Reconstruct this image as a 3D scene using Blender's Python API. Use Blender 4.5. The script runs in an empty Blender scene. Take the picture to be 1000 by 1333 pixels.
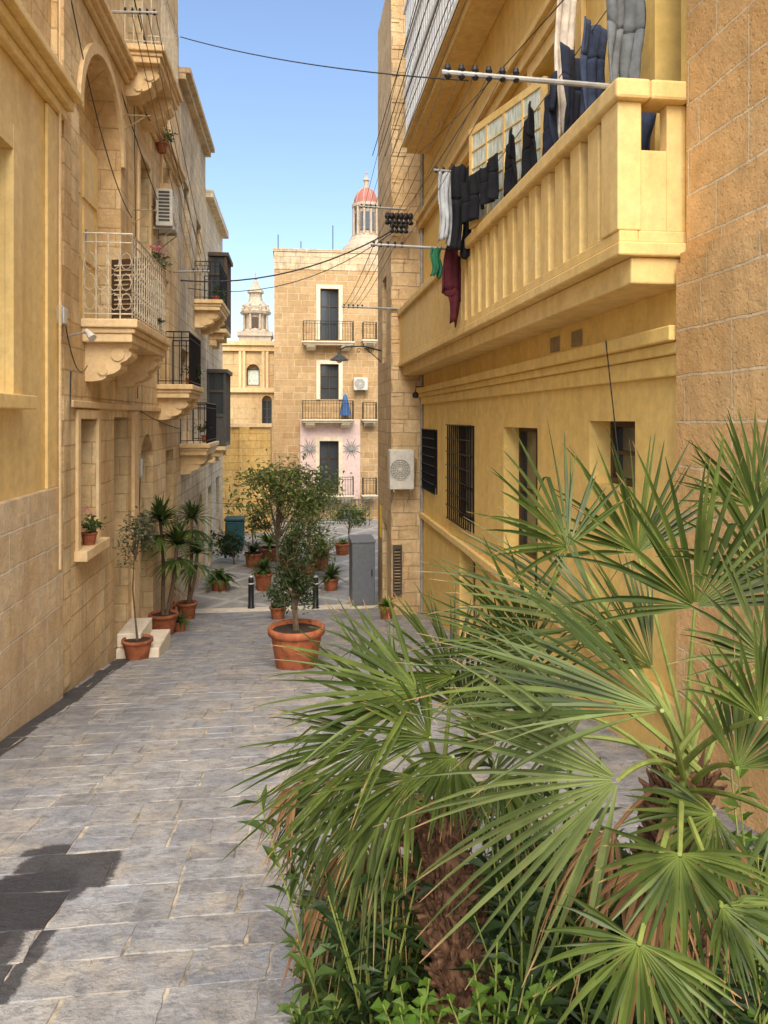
import bpy, math, random
from mathutils import Vector, Matrix, noise
random.seed(7)
C=bpy.context.scene.collection
A=math.atan(115/950); S=math.sin(A); K=math.cos(A); F=950.0; H=545.0
def dv(px):
    r=(px-500)/F; return (r*K+S, -r*S+K)
def P3(px,py,d):
    a,b=dv(px); return Vector((a*d,b*d,(H-py)/F*d))
def ZX(px,py,X):
    a,b=dv(px); return (H-py)/F*X/a
def XZ(px,py,Y):
    a,b=dv(px); d=Y/b; return (a*d,(H-py)/F*d)
SL=.16; YF=16.0; ZP=-1.6-SL*YF
def gz(y): return -1.6-SL*min(y,YF)
def G(px,py,dx=0):
    a,b=dv(px); t=(H-py)/F
    k=-1.6/(t+SL*b)
    if k<0 or k*b>YF: k=ZP/t
    return Vector((a*k+dx,b*k,gz(b*k)))
def PL(u,w,d): return (-2.4+d,u,w)
def PR(u,w,d): return (2.5-d,u,w)
def PF(Y): return lambda u,w,d:(u,Y-d,w)
def PW(u,w,d): return (u,d,w)

class MB:
    def __init__(s): s.v=[]; s.f=[]; s.t=[]
    def av(s,p,t=0.0): s.v.append(tuple(p)); s.t.append(t); return len(s.v)-1
    def quad(s,*ps):
        s.f.append([s.av(p) for p in ps])
    def box(s,P,u0,u1,w0,w1,d0,d1):
        i=[s.av(P(u,w,d)) for u in (u0,u1) for w in (w0,w1) for d in (d0,d1)]
        for q in ((0,1,3,2),(4,6,7,5),(0,4,5,1),(2,3,7,6),(0,2,6,4),(1,5,7,3)): s.f.append([i[k] for k in q])
        return s
    def bx(s,x0,x1,y0,y1,z0,z1): return s.box(PW,x0,x1,z0,z1,y0,y1)
    def path(s,pts,r,n=6,r2=None,cap=True):
        pts=[Vector(p) for p in pts]; m=len(pts); rings=[]
        for k,p in enumerate(pts):
            d=(pts[min(k+1,m-1)]-pts[max(k-1,0)])
            if d.length<1e-9: d=Vector((0,0,1))
            d.normalize()
            a=d.cross(Vector((0,0,1)))
            if a.length<.05: a=d.cross(Vector((0,1,0)))
            a.normalize(); b=d.cross(a)
            rr=r if r2 is None else r+(r2-r)*k/(m-1)
            rings.append([s.av(p+(a*math.cos(6.2832*j/n)+b*math.sin(6.2832*j/n))*rr,k/(m-1)) for j in range(n)])
        for k in range(m-1):
            for j in range(n):
                s.f.append([rings[k][j],rings[k][(j+1)%n],rings[k+1][(j+1)%n],rings[k+1][j]])
        if cap: s.f.append(rings[0]); s.f.append(rings[-1])
        return s
    def lathe(s,c,prof,n=20):
        rings=[]
        for r,z in prof: rings.append([s.av((c[0]+r*math.cos(6.2832*j/n),c[1]+r*math.sin(6.2832*j/n),c[2]+z)) for j in range(n)])
        for k in range(len(prof)-1):
            for j in range(n): s.f.append([rings[k][j],rings[k][(j+1)%n],rings[k+1][(j+1)%n],rings[k+1][j]])
        s.f.append(rings[0]); s.f.append(rings[-1]); return s
    def build(s,name,mat,parent=None,smooth=False,origin=None,bevel=0):
        o3=Vector((0,0,0)); q=parent
        while q is not None: o3=o3+q.location; q=q.parent
        if origin is not None: o3=Vector(origin)
        me=bpy.data.meshes.new(name)
        me.from_pydata([(a-o3.x,b-o3.y,c-o3.z) for a,b,c in s.v],[],s.f)
        at=me.attributes.new('t','FLOAT','POINT'); at.data.foreach_set('value',s.t)
        me.materials.append(mat)
        if smooth: me.shade_smooth()
        me.update()
        o=bpy.data.objects.new(name,me); C.objects.link(o)
        if parent is not None: o.parent=parent
        elif origin is not None: o.location=origin
        if bevel:
            b=o.modifiers.new('b','BEVEL'); b.width=bevel; b.segments=2; b.limit_method='ANGLE'
        return o
def tag(o,label,cat,group=None):
    o['label']=label; o['category']=cat
    if group: o['group']=group
    return o
def thing(name,label,cat,loc=(0,0,0),group=None):
    o=bpy.data.objects.new(name,None); C.objects.link(o); o.location=loc; o.empty_display_size=.1
    return tag(o,label,cat,group)

# ---------------- materials ----------------
class NT:
    def __init__(s,name):
        s.m=bpy.data.materials.new(name); s.m.use_nodes=True; s.n=s.m.node_tree; s.b=s.n.nodes['Principled BSDF']; s.b.inputs['Specular IOR Level'].default_value=.3
    def N(s,t,**kw):
        n=s.n.nodes.new(t)
        for k,v in kw.items(): setattr(n,k,v)
        return n
    def L(s,a,b): s.n.links.new(a,b)
    def pos(s): return s.N('ShaderNodeNewGeometry').outputs['Position']
    def noise(s,vec,scale,detail=4,rough=.55):
        n=s.N('ShaderNodeTexNoise'); n.inputs['Scale'].default_value=scale; n.inputs['Detail'].default_value=detail; n.inputs['Roughness'].default_value=rough
        if vec is not None: s.L(vec,n.inputs['Vector'])
        return n.outputs['Fac']
    def ramp(s,fac,stops):
        r=s.N('ShaderNodeValToRGB'); e=r.color_ramp.elements
        while len(e)<len(stops): e.new(.5)
        for k,(p,c) in enumerate(stops):
            e[k].position=p; e[k].color=(c,c,c,1) if not isinstance(c,tuple) else (*c,1)
        s.L(fac,r.inputs['Fac']); return r.outputs['Color']
    def mix(s,fac,a,b,mode='MIX'):
        m=s.N('ShaderNodeMixRGB'); m.blend_type=mode
        for i,v in ((0,fac),(1,a),(2,b)):
            if isinstance(v,(int,float)): m.inputs[i].default_value=v if i==0 else (v,v,v,1)
            elif isinstance(v,tuple): m.inputs[i].default_value=(*v,1)
            else: s.L(v,m.inputs[i])
        return m.outputs[0]
    def math(s,op,a,b=None):
        m=s.N('ShaderNodeMath'); m.operation=op
        for i,v in enumerate((a,b)):
            if v is None: continue
            if isinstance(v,(int,float)): m.inputs[i].default_value=v
            else: s.L(v,m.inputs[i])
        return m.outputs[0]
    def bump(s,h,dist=.01,st=1.0,prev=None):
        b=s.N('ShaderNodeBump'); b.inputs['Distance'].default_value=dist; b.inputs['Strength'].default_value=st
        s.L(h,b.inputs['Height'])
        if prev is not None: s.L(prev,b.inputs['Normal'])
        return b.outputs['Normal']
    def vscale(s,v,x,y,z):
        m=s.N('ShaderNodeMapping'); m.inputs['Scale'].default_value=(x,y,z); s.L(v,m.inputs['Vector']); return m.outputs[0]

def stone(name,c1,c2,mortar,bw=.5,bh=.265,stainc=(.52,.27,.08),stain=.5,grime=.35,ms=.008,bd=.012,base_z=None,dark=0):
    t=NT(name); p=t.pos(); sx=t.N('ShaderNodeSeparateXYZ'); t.L(p,sx.inputs[0])
    u=t.math('ADD',sx.outputs[0],sx.outputs[1])
    cb=t.N('ShaderNodeCombineXYZ'); t.L(u,cb.inputs[0]); t.L(sx.outputs[2],cb.inputs[1])
    wn=t.N('ShaderNodeTexNoise'); wn.inputs['Scale'].default_value=3; t.L(p,wn.inputs['Vector'])
    va=t.N('ShaderNodeVectorMath',operation='MULTIPLY_ADD'); t.L(wn.outputs['Color'],va.inputs[0]); va.inputs[1].default_value=(.035,.035,0); t.L(cb.outputs[0],va.inputs[2])
    br=t.N('ShaderNodeTexBrick'); t.L(va.outputs[0],br.inputs['Vector'])
    br.inputs['Color1'].default_value=(*c1,1); br.inputs['Color2'].default_value=(*c2,1); br.inputs['Mortar'].default_value=(*mortar,1)
    br.inputs['Scale'].default_value=1; br.inputs['Brick Width'].default_value=bw; br.inputs['Row Height'].default_value=bh; br.inputs['Mortar Size'].default_value=ms; br.inputs['Mortar Smooth'].default_value=.3
    br.offset_frequency=2; br.squash=.8; br.squash_frequency=3
    n1=t.noise(p,6,8,.7); n2=t.noise(p,.7,5,.6); n3=t.noise(t.vscale(p,2.5,2.5,.35),1.3,6,.65)
    col=t.mix(1,br.outputs['Color'],t.ramp(n1,[(.25,.70),(.7,1.16)]),'MULTIPLY')
    col=t.mix(t.math('MULTIPLY',t.ramp(n2,[(.42,0.),(.66,1.)]),stain),col,stainc)
    col=t.mix(t.math('MULTIPLY',t.ramp(n3,[(.48,0.),(.70,1.)]),grime),col,(.26,.175,.09))
    if dark:
        n4=t.noise(t.vscale(p,1,1,.5),.9,7,.75); col=t.mix(t.math('MULTIPLY',t.ramp(n4,[(.45,0.),(.62,1.)]),dark),col,(.13,.115,.10))
    if base_z is not None:
        q=t.math('ADD',sx.outputs[2],t.math('MULTIPLY',sx.outputs[1],SL)); q=t.math('ADD',q,1.6)
        q=t.math('ADD',q,t.math('MULTIPLY',n2,-1.2))
        col=t.mix(t.ramp(t.math('ADD',q,.9),[(.0,.8),(.95,0.)]),col,base_z)
    t.L(col,t.b.inputs['Base Color']); t.b.inputs['Roughness'].default_value=.92
    vo=t.N('ShaderNodeTexVoronoi'); vo.inputs['Scale'].default_value=28; t.L(p,vo.inputs['Vector'])
    nb=t.bump(t.math('SUBTRACT',1,br.outputs['Fac']),bd,1)
    nb=t.bump(t.noise(p,14,8,.7),.024,1,nb)
    nb=t.bump(t.ramp(vo.outputs['Distance'],[(.0,0.),(.3,1.)]),.007,.8,nb)
    t.L(nb,t.b.inputs['Normal']); return t.m
def plaster(name,c,c2=None,stainc=(.48,.27,.08),st=.4,rough=.8,b=.004):
    t=NT(name); p=t.pos(); c2=c2 or tuple(x*.8 for x in c)
    n1=t.noise(p,1.2,6,.65); n2=t.noise(p,9,6,.7); n3=t.noise(t.vscale(p,3,3,.3),1.2,6,.65)
    col=t.mix(t.ramp(n1,[(.35,0.),(.68,1.)]),c,c2)
    col=t.mix(1,col,t.ramp(n2,[(.3,.84),(.7,1.1)]),'MULTIPLY')
    col=t.mix(t.math('MULTIPLY',t.ramp(n3,[(.5,0.),(.75,1.)]),st),col,stainc)
    t.L(col,t.b.inputs['Base Color']); t.b.inputs['Roughness'].default_value=rough
    nb=t.bump(n2,b*1.5,.7); nb=t.bump(t.noise(p,60,4,.6),b*.5,.6,nb); t.L(nb,t.b.inputs['Normal']); return t.m
def flat(name,c,rough=.6,metal=0,var=.25,sc=12,spec=.3):
    t=NT(name); p=t.pos(); n=t.noise(p,sc,5,.65)
    t.L(t.mix(1,c,t.ramp(n,[(.3,1-var),(.7,1+var)]),'MULTIPLY'),t.b.inputs['Base Color'])
    t.b.inputs['Roughness'].default_value=rough; t.b.inputs['Metallic'].default_value=metal; t.b.inputs['Specular IOR Level'].default_value=spec; return t.m
def leafm(name,c1,c2,tip=None,trans=.25,rough=.5,tp=.9,spec=.3):
    t=NT(name); g=t.N('ShaderNodeNewGeometry')
    col=t.ramp(g.outputs['Random Per Island'],[(0.,c1),(.6,tuple((a+b)/2 for a,b in zip(c1,c2))),(1.,c2)])
    at=t.N('ShaderNodeAttribute'); at.attribute_name='t'
    n=t.noise(t.pos(),9,3); col=t.mix(1,col,t.ramp(n,[(.3,.65),(.7,1.3)]),'MULTIPLY')
    if tip:
        col=t.mix(t.ramp(at.outputs['Fac'],[(0.,.7),(.28,0.)]),col,tuple(min(1,x*1.7) for x in c2))
        col=t.mix(t.ramp(t.math('ADD',at.outputs['Fac'],t.math('MULTIPLY',t.math('SUBTRACT',g.outputs['Random Per Island'],.5),.14)),[(tp,0.),(min(1,tp+.05),1.)]),col,tip)
    t.L(col,t.b.inputs['Base Color']); t.b.inputs['Roughness'].default_value=rough; t.b.inputs['Specular IOR Level'].default_value=spec
    tr=t.N('ShaderNodeBsdfTranslucent'); t.L(col,tr.inputs[0]); ms=t.N('ShaderNodeMixShader'); ms.inputs[0].default_value=trans
    t.L(t.b.outputs[0],ms.inputs[1]); t.L(tr.outputs[0],ms.inputs[2]); t.L(ms.outputs[0],t.n.nodes['Material Output'].inputs[0]); return t.m
M={}
M['yel']=plaster('yellow_paint',(.86,.60,.20),(.80,.53,.15))
M['yel2']=plaster('yellow_balcony_paint',(.86,.62,.26),(.81,.55,.19),st=.4)
M['lyel']=plaster('ochre_gloss_paint',(.86,.62,.26),(.81,.56,.20),st=.35,rough=.55)
M['cream']=plaster('cream_paint',(.80,.70,.50))
M['stL']=stone('left_limestone',(.90,.69,.39),(.78,.55,.27),(.60,.41,.2),stain=.5,grime=.42,base_z=(.42,.29,.16),dark=.08)
M['stB']=stone('base_limestone',(.82,.64,.40),(.70,.51,.29),(.88,.74,.52),bw=.62,bh=.31,stain=.4,base_z=(.46,.34,.21),ms=.014,bd=.02)
M['stR']=stone('right_limestone',(.90,.58,.26),(.80,.48,.19),(.93,.72,.43),bw=.62,bh=.285,stain=.4,grime=.2,bd=.035,ms=.011)
M['stW']=stone('pale_limestone',(.84,.71,.50),(.74,.61,.40),(.5,.4,.26),stain=.2,grime=.45)
M['stG']=stone('weathered_limestone',(.80,.63,.40),(.68,.52,.31),(.48,.36,.21),stain=.35,grime=.4,dark=.5)
M['stC']=stone('corner_limestone',(.82,.61,.35),(.68,.48,.25),(.48,.34,.19),stain=.35,grime=.35,dark=.12,bd=.03)
M['stBr']=stone('brown_limestone',(.57,.38,.19),(.45,.285,.125),(.68,.52,.32),bw=.55,bh=.27,stain=.35,stainc=(.40,.22,.08),grime=.3,ms=.016)
M['stF']=stone('far_limestone',(.68,.49,.26),(.60,.42,.21),(.5,.36,.2),bw=1.2,bh=.5,stain=.3,grime=.35)
M['stT']=stone('tower_limestone',(.50,.41,.30),(.45,.37,.27),(.42,.34,.24),bw=1.2,bh=.5,stain=.15,grime=.4)
M['ledge']=plaster('carved_limestone',(.82,.60,.33),(.70,.48,.23),st=.55,b=.012)
M['yw']=stone('sunlit_yellow_wall',(.80,.53,.19),(.72,.45,.14),(.6,.38,.13),stain=.3)
M['pink']=plaster('pink_paint',(.74,.55,.48),(.68,.50,.43),st=.1)
M['white']=flat('white_paint',(.82,.81,.76),.5,var=.08)
M['acw']=flat('ac_casing',(.62,.58,.49),.5,var=.15)
M['iron']=flat('black_iron',(.02,.02,.022),.45,.3)
M['wiron']=flat('cream_iron',(.62,.54,.40),.55,.1)
M['wood']=flat('dark_wood',(.07,.04,.022),.5)
M['woodg']=flat('green_shutter',(.07,.13,.12),.55)
M['gall']=flat('weathered_dark_timber',(.08,.075,.065),.5)
M['pole']=flat('galvanised_pole',(.34,.33,.30),.5,.3)
M['wire']=flat('wire',(.05,.05,.05),.6)
M['wirel']=flat('clothes_line',(.25,.23,.21),.6)
M['terra']=flat('terracotta',(.33,.105,.045),.85,var=.45,sc=8)
M['soil']=flat('soil',(.045,.03,.02),1.0,var=.5,sc=30)
M['steel']=flat('cabinet_grey',(.17,.18,.19),.5,.2,var=.12)
M['teal']=flat('teal_bin',(.02,.07,.075),.5)
M['blue']=flat('blue_canvas',(.06,.13,.28),.8)
M['black']=flat('black_plastic',(.015,.015,.017),.4)
M['label']=flat('yellow_label',(.75,.5,.03),.5,var=.05)
M['step']=plaster('pale_step',(.76,.66,.50),(.64,.54,.40),b=.008)
M['bark']=flat('bark',(.13,.09,.055),.9,var=.5,sc=30)
M['ptrunk']=flat('palm_trunk_fibre',(.15,.075,.038),.95,var=.6,sc=35)
M['petiole']=flat('petiole',(.22,.25,.055),.5,var=.3)
M['dome']=flat('dome_red',(.36,.13,.10),.7)
M['grille']=flat('grille',(.36,.26,.13),.8)
t=NT('window_glass'); t.b.inputs['Base Color'].default_value=(.04,.05,.055,1); t.b.inputs['Roughness'].default_value=.08; t.b.inputs['Specular IOR Level'].default_value=.8; M['glass']=t.m
t=NT('frosted_glass'); t.L(t.mix(t.ramp(t.noise(t.vscale(t.pos(),1,1,.2),30,3),[(.35,0.),(.65,1.)]),(.42,.50,.42),(.80,.84,.74)),t.b.inputs['Base Color']); t.b.inputs['Roughness'].default_value=.3; M['frost']=t.m
def cloth(name,c):
    t=NT(name); p=t.pos(); t.L(t.mix(1,c,t.ramp(t.noise(p,8,5),[(.3,.7),(.7,1.3)]),'MULTIPLY'),t.b.inputs['Base Color']); t.b.inputs['Roughness'].default_value=.95
    t.L(t.bump(t.noise(p,18,3),.02,.5),t.b.inputs['Normal']); return t.m
M['navy']=cloth('navy_cloth',(.025,.03,.05)); M['blk']=cloth('black_cloth',(.012,.012,.015)); M['mar']=cloth('maroon_cloth',(.085,.014,.02)); M['jean']=cloth('denim',(.05,.065,.11)); M['greyc']=cloth('grey_cloth',(.15,.16,.16)); M['crm']=cloth('cream_cloth',(.66,.57,.46)); M['grn']=cloth('green_cloth',(.03,.16,.08)); M['lgc']=cloth('pale_grey_cloth',(.45,.46,.46))
M['fan']=leafm('palm_leaf',(.040,.062,.010),(.125,.155,.030),tip=(.34,.20,.08),trans=.2,rough=.42,tp=.93)
M['fan2']=leafm('pale_palm_leaf',(.065,.088,.022),(.155,.175,.055),tip=(.34,.22,.10),trans=.2,rough=.45,tp=.92)
M['dead']=leafm('dead_palm_leaf',(.20,.09,.035),(.38,.22,.09),trans=.1,rough=.8)
M['lfd']=leafm('dark_leaf',(.018,.038,.009),(.055,.085,.018))
M['lfm']=leafm('mid_leaf',(.038,.072,.013),(.11,.155,.032))
M['lfl']=leafm('light_leaf',(.11,.15,.03),(.26,.29,.08),trans=.35)
M['lfb']=leafm('bright_leaf',(.07,.14,.013),(.16,.25,.033),trans=.3)
M['lfg']=leafm('grey_leaf',(.09,.10,.05),(.19,.19,.10))
M['flower']=leafm('pink_petal',(.5,.06,.16),(.65,.2,.3))
t=NT('paving_stone'); p=t.pos(); g=t.N('ShaderNodeNewGeometry')
isl=t.ramp(g.outputs['Random Per Island'],[(0.,(.28,.265,.25)),(.25,(.33,.325,.32)),(.5,(.37,.35,.32)),(.75,(.30,.305,.32)),(1.,(.40,.37,.325))])
col=t.mix(1,isl,t.ramp(t.noise(p,5,8,.75),[(.25,.5),(.72,1.25)]),'MULTIPLY')
col=t.mix(t.ramp(t.noise(p,2.3,9,.78),[(.50,0.),(.64,.65)]),col,(.48,.40,.29))
col=t.mix(t.ramp(t.noise(p,.9,6,.7),[(.50,0.),(.66,.6)]),col,(.19,.195,.215))
col=t.mix(t.ramp(t.noise(p,11,8,.8),[(.51,0.),(.61,.6)]),col,(.12,.12,.125))
sp=t.N('ShaderNodeSeparateXYZ'); t.L(p,sp.inputs[0])
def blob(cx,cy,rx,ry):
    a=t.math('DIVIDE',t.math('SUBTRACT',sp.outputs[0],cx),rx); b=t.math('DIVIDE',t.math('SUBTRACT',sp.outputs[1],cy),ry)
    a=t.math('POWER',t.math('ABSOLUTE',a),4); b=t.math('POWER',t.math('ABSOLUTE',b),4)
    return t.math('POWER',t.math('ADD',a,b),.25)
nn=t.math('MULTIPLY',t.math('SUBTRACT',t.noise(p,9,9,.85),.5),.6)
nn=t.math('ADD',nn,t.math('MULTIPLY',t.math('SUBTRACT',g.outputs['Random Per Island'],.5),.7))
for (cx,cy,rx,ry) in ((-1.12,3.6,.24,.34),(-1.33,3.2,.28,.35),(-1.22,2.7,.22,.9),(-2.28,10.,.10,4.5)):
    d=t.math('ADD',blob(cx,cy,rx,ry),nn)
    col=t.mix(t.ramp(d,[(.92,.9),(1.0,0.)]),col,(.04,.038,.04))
t.L(col,t.b.inputs['Base Color'])
t.L(t.ramp(t.noise(p,3,6,.7),[(.3,.42),(.7,.8)]),t.b.inputs['Roughness']); t.b.inputs['Specular IOR Level'].default_value=.35
nb=t.bump(t.noise(p,7,8,.68),.035,.9); nb=t.bump(t.noise(p,40,6,.7),.007,.9,nb); t.L(nb,t.b.inputs['Normal']); M['slab']=t.m
t=NT('sandy_joint'); p=t.pos(); t.L(t.mix(t.ramp(t.noise(p,5,7,.75),[(.42,0.),(.6,1.)]),(.15,.13,.105),(.52,.43,.30)),t.b.inputs['Base Color']); t.b.inputs['Roughness'].default_value=1; M['joint']=t.m
t=NT('plaza_paving'); p=t.pos(); mp=t.N('ShaderNodeMapping'); mp.inputs['Rotation'].default_value=(0,0,.6); t.L(p,mp.inputs['Vector'])
br=t.N('ShaderNodeTexBrick'); t.L(mp.outputs[0],br.inputs['Vector']); br.inputs['Scale'].default_value=1; br.inputs['Brick Width'].default_value=1.2; br.inputs['Row Height'].default_value=1.2; br.inputs['Mortar Size'].default_value=.09; br.offset=0
br.inputs['Color1'].default_value=(.33,.30,.26,1); br.inputs['Color2'].default_value=(.28,.26,.23,1); br.inputs['Mortar'].default_value=(.45,.41,.34,1)
t.L(t.mix(1,br.outputs['Color'],t.ramp(t.noise(p,3,7,.7),[(.3,.7),(.7,1.2)]),'MULTIPLY'),t.b.inputs['Base Color']); t.b.inputs['Roughness'].default_value=.7; M['plaza']=t.m

# ---------------- setting ----------------
def structure(o): o['kind']='structure'; return o
m=MB(); ys=[-20,YF,400]
for a,b in zip(ys,ys[1:]):
    m.quad((-300,a,gz(a)-.002),(300,a,gz(a)-.002),(300,b,gz(b)-.002),(-300,b,gz(b)-.002))
structure(m.build('ground',M['joint']))
m=MB(); y=.3; rr=random.Random(3)
def slab(x0,x1,y0,y1,h):
    j=lambda:rr.uniform(-.014,.014)
    c=[(x0+j(),y0+j()),(x1+j(),y0+j()),(x1+j(),y1+j()),(x0+j(),y1+j())]; g_=.0005; b=.004
    cx=(x0+x1)/2; cy=(y0+y1)/2
    lo=[];hi=[]; n=6; pts=[]
    for k in range(4):
        (ax,ay),(bx,by)=c[k],c[(k+1)%4]
        for q in range(n):
            s=q/n; e=.004*(0 if q==0 else 1); pts.append((ax+(bx-ax)*s+rr.uniform(-e,e),ay+(by-ay)*s+rr.uniform(-e,e)))
    for (a,q) in pts:
        d=Vector((cx-a,cy-q)); d.normalize()
        lo.append(m.av((a+d.x*g_,q+d.y*g_,gz(q)-.004))); hi.append(m.av((a+d.x*(g_+b),q+d.y*(g_+b),gz(q)+h)))
    m.f.append(hi); L=len(lo)
    for k in range(L): m.f.append([lo[k],lo[(k+1)%L],hi[(k+1)%L],hi[k]])
while y<YF-.1:
    d=rr.uniform(.22,.44); d=min(d,YF-y); x=-2.4+rr.uniform(-.2,0)
    while x<2.6:
        w=rr.uniform(.15,.38)
        if rr.random()<.35 and d>.28:
            f_=rr.uniform(.35,.65); slab(x,x+w,y,y+d*f_,.003); slab(x,x+w,y+d*f_,y+d,.003)
        else: slab(x,x+w,y,y+d,rr.uniform(.001,.004))
        x+=w
    y+=d
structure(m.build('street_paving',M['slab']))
m=MB(); m.quad((-2.6,YF+.02,ZP+.004),(9,YF+.02,ZP+.004),(9,31,ZP+.004),(-2.6,31,ZP+.004)); structure(m.build('plaza',M['plaza']))
m=MB(); m.bx(-2.4,2.6,YF-.12,YF+.22,ZP-.1,ZP+.03); structure(m.build('paving_kerb',M['step']))

# ---------------- facade tools ----------------
def facade(P,u0,u1,w0,w1,ops,dp=.28,back=4.0,mb=None):
    m=mb or MB()
    us=sorted({u0,u1,*[o[0] for o in ops],*[o[1] for o in ops]}); ws=sorted({w0,w1,*[o[2] for o in ops],*[o[3] for o in ops]})
    us=[u for u in us if u0<=u<=u1]; ws=[w for w in ws if w0<=w<=w1]
    for a,b in zip(us,us[1:]):
        for c,d in zip(ws,ws[1:]):
            mu=(a+b)/2; mw=(c+d)/2
            if any(o[0]<mu<o[1] and o[2]<mw<o[3] for o in ops): continue
            m.quad(P(a,c,0),P(b,c,0),P(b,d,0),P(a,d,0))
    for o in ops:
        a,b,c,d=o[:4]; arch=len(o)>4 and o[4]
        R=(b-a)/2; sp=d-R if arch else d
        m.quad(P(a,c,0),P(a,sp,0),P(a,sp,-dp),P(a,c,-dp)); m.quad(P(b,c,0),P(b,sp,0),P(b,sp,-dp),P(b,c,-dp)); m.quad(P(a,c,0),P(b,c,0),P(b,c,-dp),P(a,c,-dp))
        if not arch: m.quad(P(a,d,0),P(b,d,0),P(b,d,-dp),P(a,d,-dp))
        else:
            n=14; pt=[(a+R-R*math.cos(math.pi*k/n),sp+R*math.sin(math.pi*k/n)) for k in range(n+1)]
            for (x0,z0),(x1,z1) in zip(pt,pt[1:]):
                m.quad(P(x0,z0,0),P(x1,z1,0),P(x1,d,0),P(x0,d,0)); m.quad(P(x0,z0,0),P(x1,z1,0),P(x1,z1,-dp),P(x0,z0,-dp))
    for (a,b) in ((u0,u0),(u1,u1)): m.quad(P(a,w0,0),P(a,w1,0),P(a,w1,-dp),P(a,w0,-dp))
    m.quad(P(u0,w1,0),P(u1,w1,0),P(u1,w1,-dp),P(u0,w1,-dp))
    m.box(P,u0,u1,w0,w1,-back,-dp)
    return m
def window(par,P,o,dp,fm,cols=2,rows=3,name='window',fw=.05,glass='glass'):
    a,b,c,d=o[:4]; m=MB(); z0,z1=-dp+.03,-dp+.09
    m.box(P,a,a+fw,c,d,z0,z1); m.box(P,b-fw,b,c,d,z0,z1); m.box(P,a+fw,b-fw,c,c+fw,z0,z1); m.box(P,a+fw,b-fw,d-fw,d,z0,z1)
    for k in range(1,cols):
        u=a+(b-a)*k/cols; m.box(P,u-fw*.5,u+fw*.5,c+fw,d-fw,z0,z1-.01)
    for k in range(1,rows):
        w=c+(d-c)*k/rows; m.box(P,a+fw,b-fw,w-fw*.3,w+fw*.3,z0,z1-.015)
    f=m.build(name,M[fm],par)
    g=MB(); g.box(P,a+fw*.5,b-fw*.5,c+fw*.5,d-fw*.5,-dp+.01,-dp+.045); g.build('pane',M[glass],f)
    return f
def door(par,P,o,dp,mat,panels=3):
    a,b,c,d=o[:4]; m=MB(); m.box(P,a,b,c,d,-dp+.01,-dp+.05)
    hw=(b-a)/2
    for s in range(2):
        for k in range(panels):
            x0=a+s*hw+.06; x1=a+(s+1)*hw-.06; h=(d-c)/panels
            m.box(P,x0,x1,c+k*h+.06,c+(k+1)*h-.06,-dp+.05,-dp+.075)
    f=m.build('door',M[mat],par); h=MB(); h.path([P((a+b)/2+.05,c+(d-c)*.45,-dp+.1),P((a+b)/2+.05,c+(d-c)*.52,-dp+.1)],.012); h.build('handle',M['pole'],f); return f
def louvre(par,P,a,b,c,d,z,mat,name='shutter'):
    m=MB(); e=min(.05,(b-a)*.15); m.box(P,a,a+e,c,d,z,z+.04); m.box(P,b-e,b,c,d,z,z+.04); m.box(P,a+e,b-e,c,c+.06,z,z+.04); m.box(P,a+e,b-e,d-.06,d,z,z+.04)
    n=int((d-c)/.07)
    for k in range(n):
        w=c+.07+(d-c-.14)*k/n; m.quad(P(a+e,w,z),P(b-e,w,z),P(b-e,w+.05,z+.035),P(a+e,w+.05,z+.035))
    return m.build(name,M[mat],par)
def surround(par,P,o,w=.12,d=.04,mat='ledge',sill=True):
    a,b,c,e=o[:4]; m=MB(); m.box(P,a-w,a,c,e+w,0.002,d); m.box(P,b,b+w,c,e+w,0.002,d); m.box(P,a,b,e,e+w,0.002,d-.003)
    m.build('window_surround',M[mat],par)
    if sill:
        m=MB(); m.box(P,a-w*1.3,b+w*1.3,c-.12,c-.002,-.05,d+.1); m.build('sill',M[mat],par,bevel=.01)
def rail(P,u0,u1,dd,w0,w1,sp=.11,r=.008,ornate=False):
    m=MB(); cs=[(u0,0.02),(u0,dd),(u1,dd),(u1,0.02)]
    for (a,da),(b,db) in zip(cs,cs[1:]):
        for w,q in ((w1,1.6),(w0+.06,1.1),(w1-.1,1.0)): m.path([P(a,w,da),P(b,w,db)],r*q,5)
        L=math.hypot(b-a,db-da); n=max(2,int(L/sp))
        for k in range(n+1):
            t=k/n; u=a+(b-a)*t; q=da+(db-da)*t; m.path([P(u,w0,q),P(u,w1,q)],r,4,cap=False)
            if ornate and k<n:
                t2=(k+.5)/n; uc=a+(b-a)*t2; qc=da+(db-da)*t2; hs=sp*.45
                for wc in (w0+.2,w0+.42,w0+.66):
                    pts=[]
                    for j in range(9):
                        an=6.2832*j/8; off=math.cos(an)*hs/L
                        pts.append(P(uc+(b-a)*off,wc+math.sin(an)*sp*.75,qc+(db-da)*off))
                    m.path(pts,r*.6,4,cap=False)
    return m
CP=[(1,0),(1,.10),(.93,.13),(.93,.20),(.98,.24),(.97,.33),(.88,.44),(.76,.50),(.74,.54),(.76,.58),(.74,.68),(.62,.78),(.46,.83),(.43,.86),(.44,.90),(.36,.96),(.16,1.0)]
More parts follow.
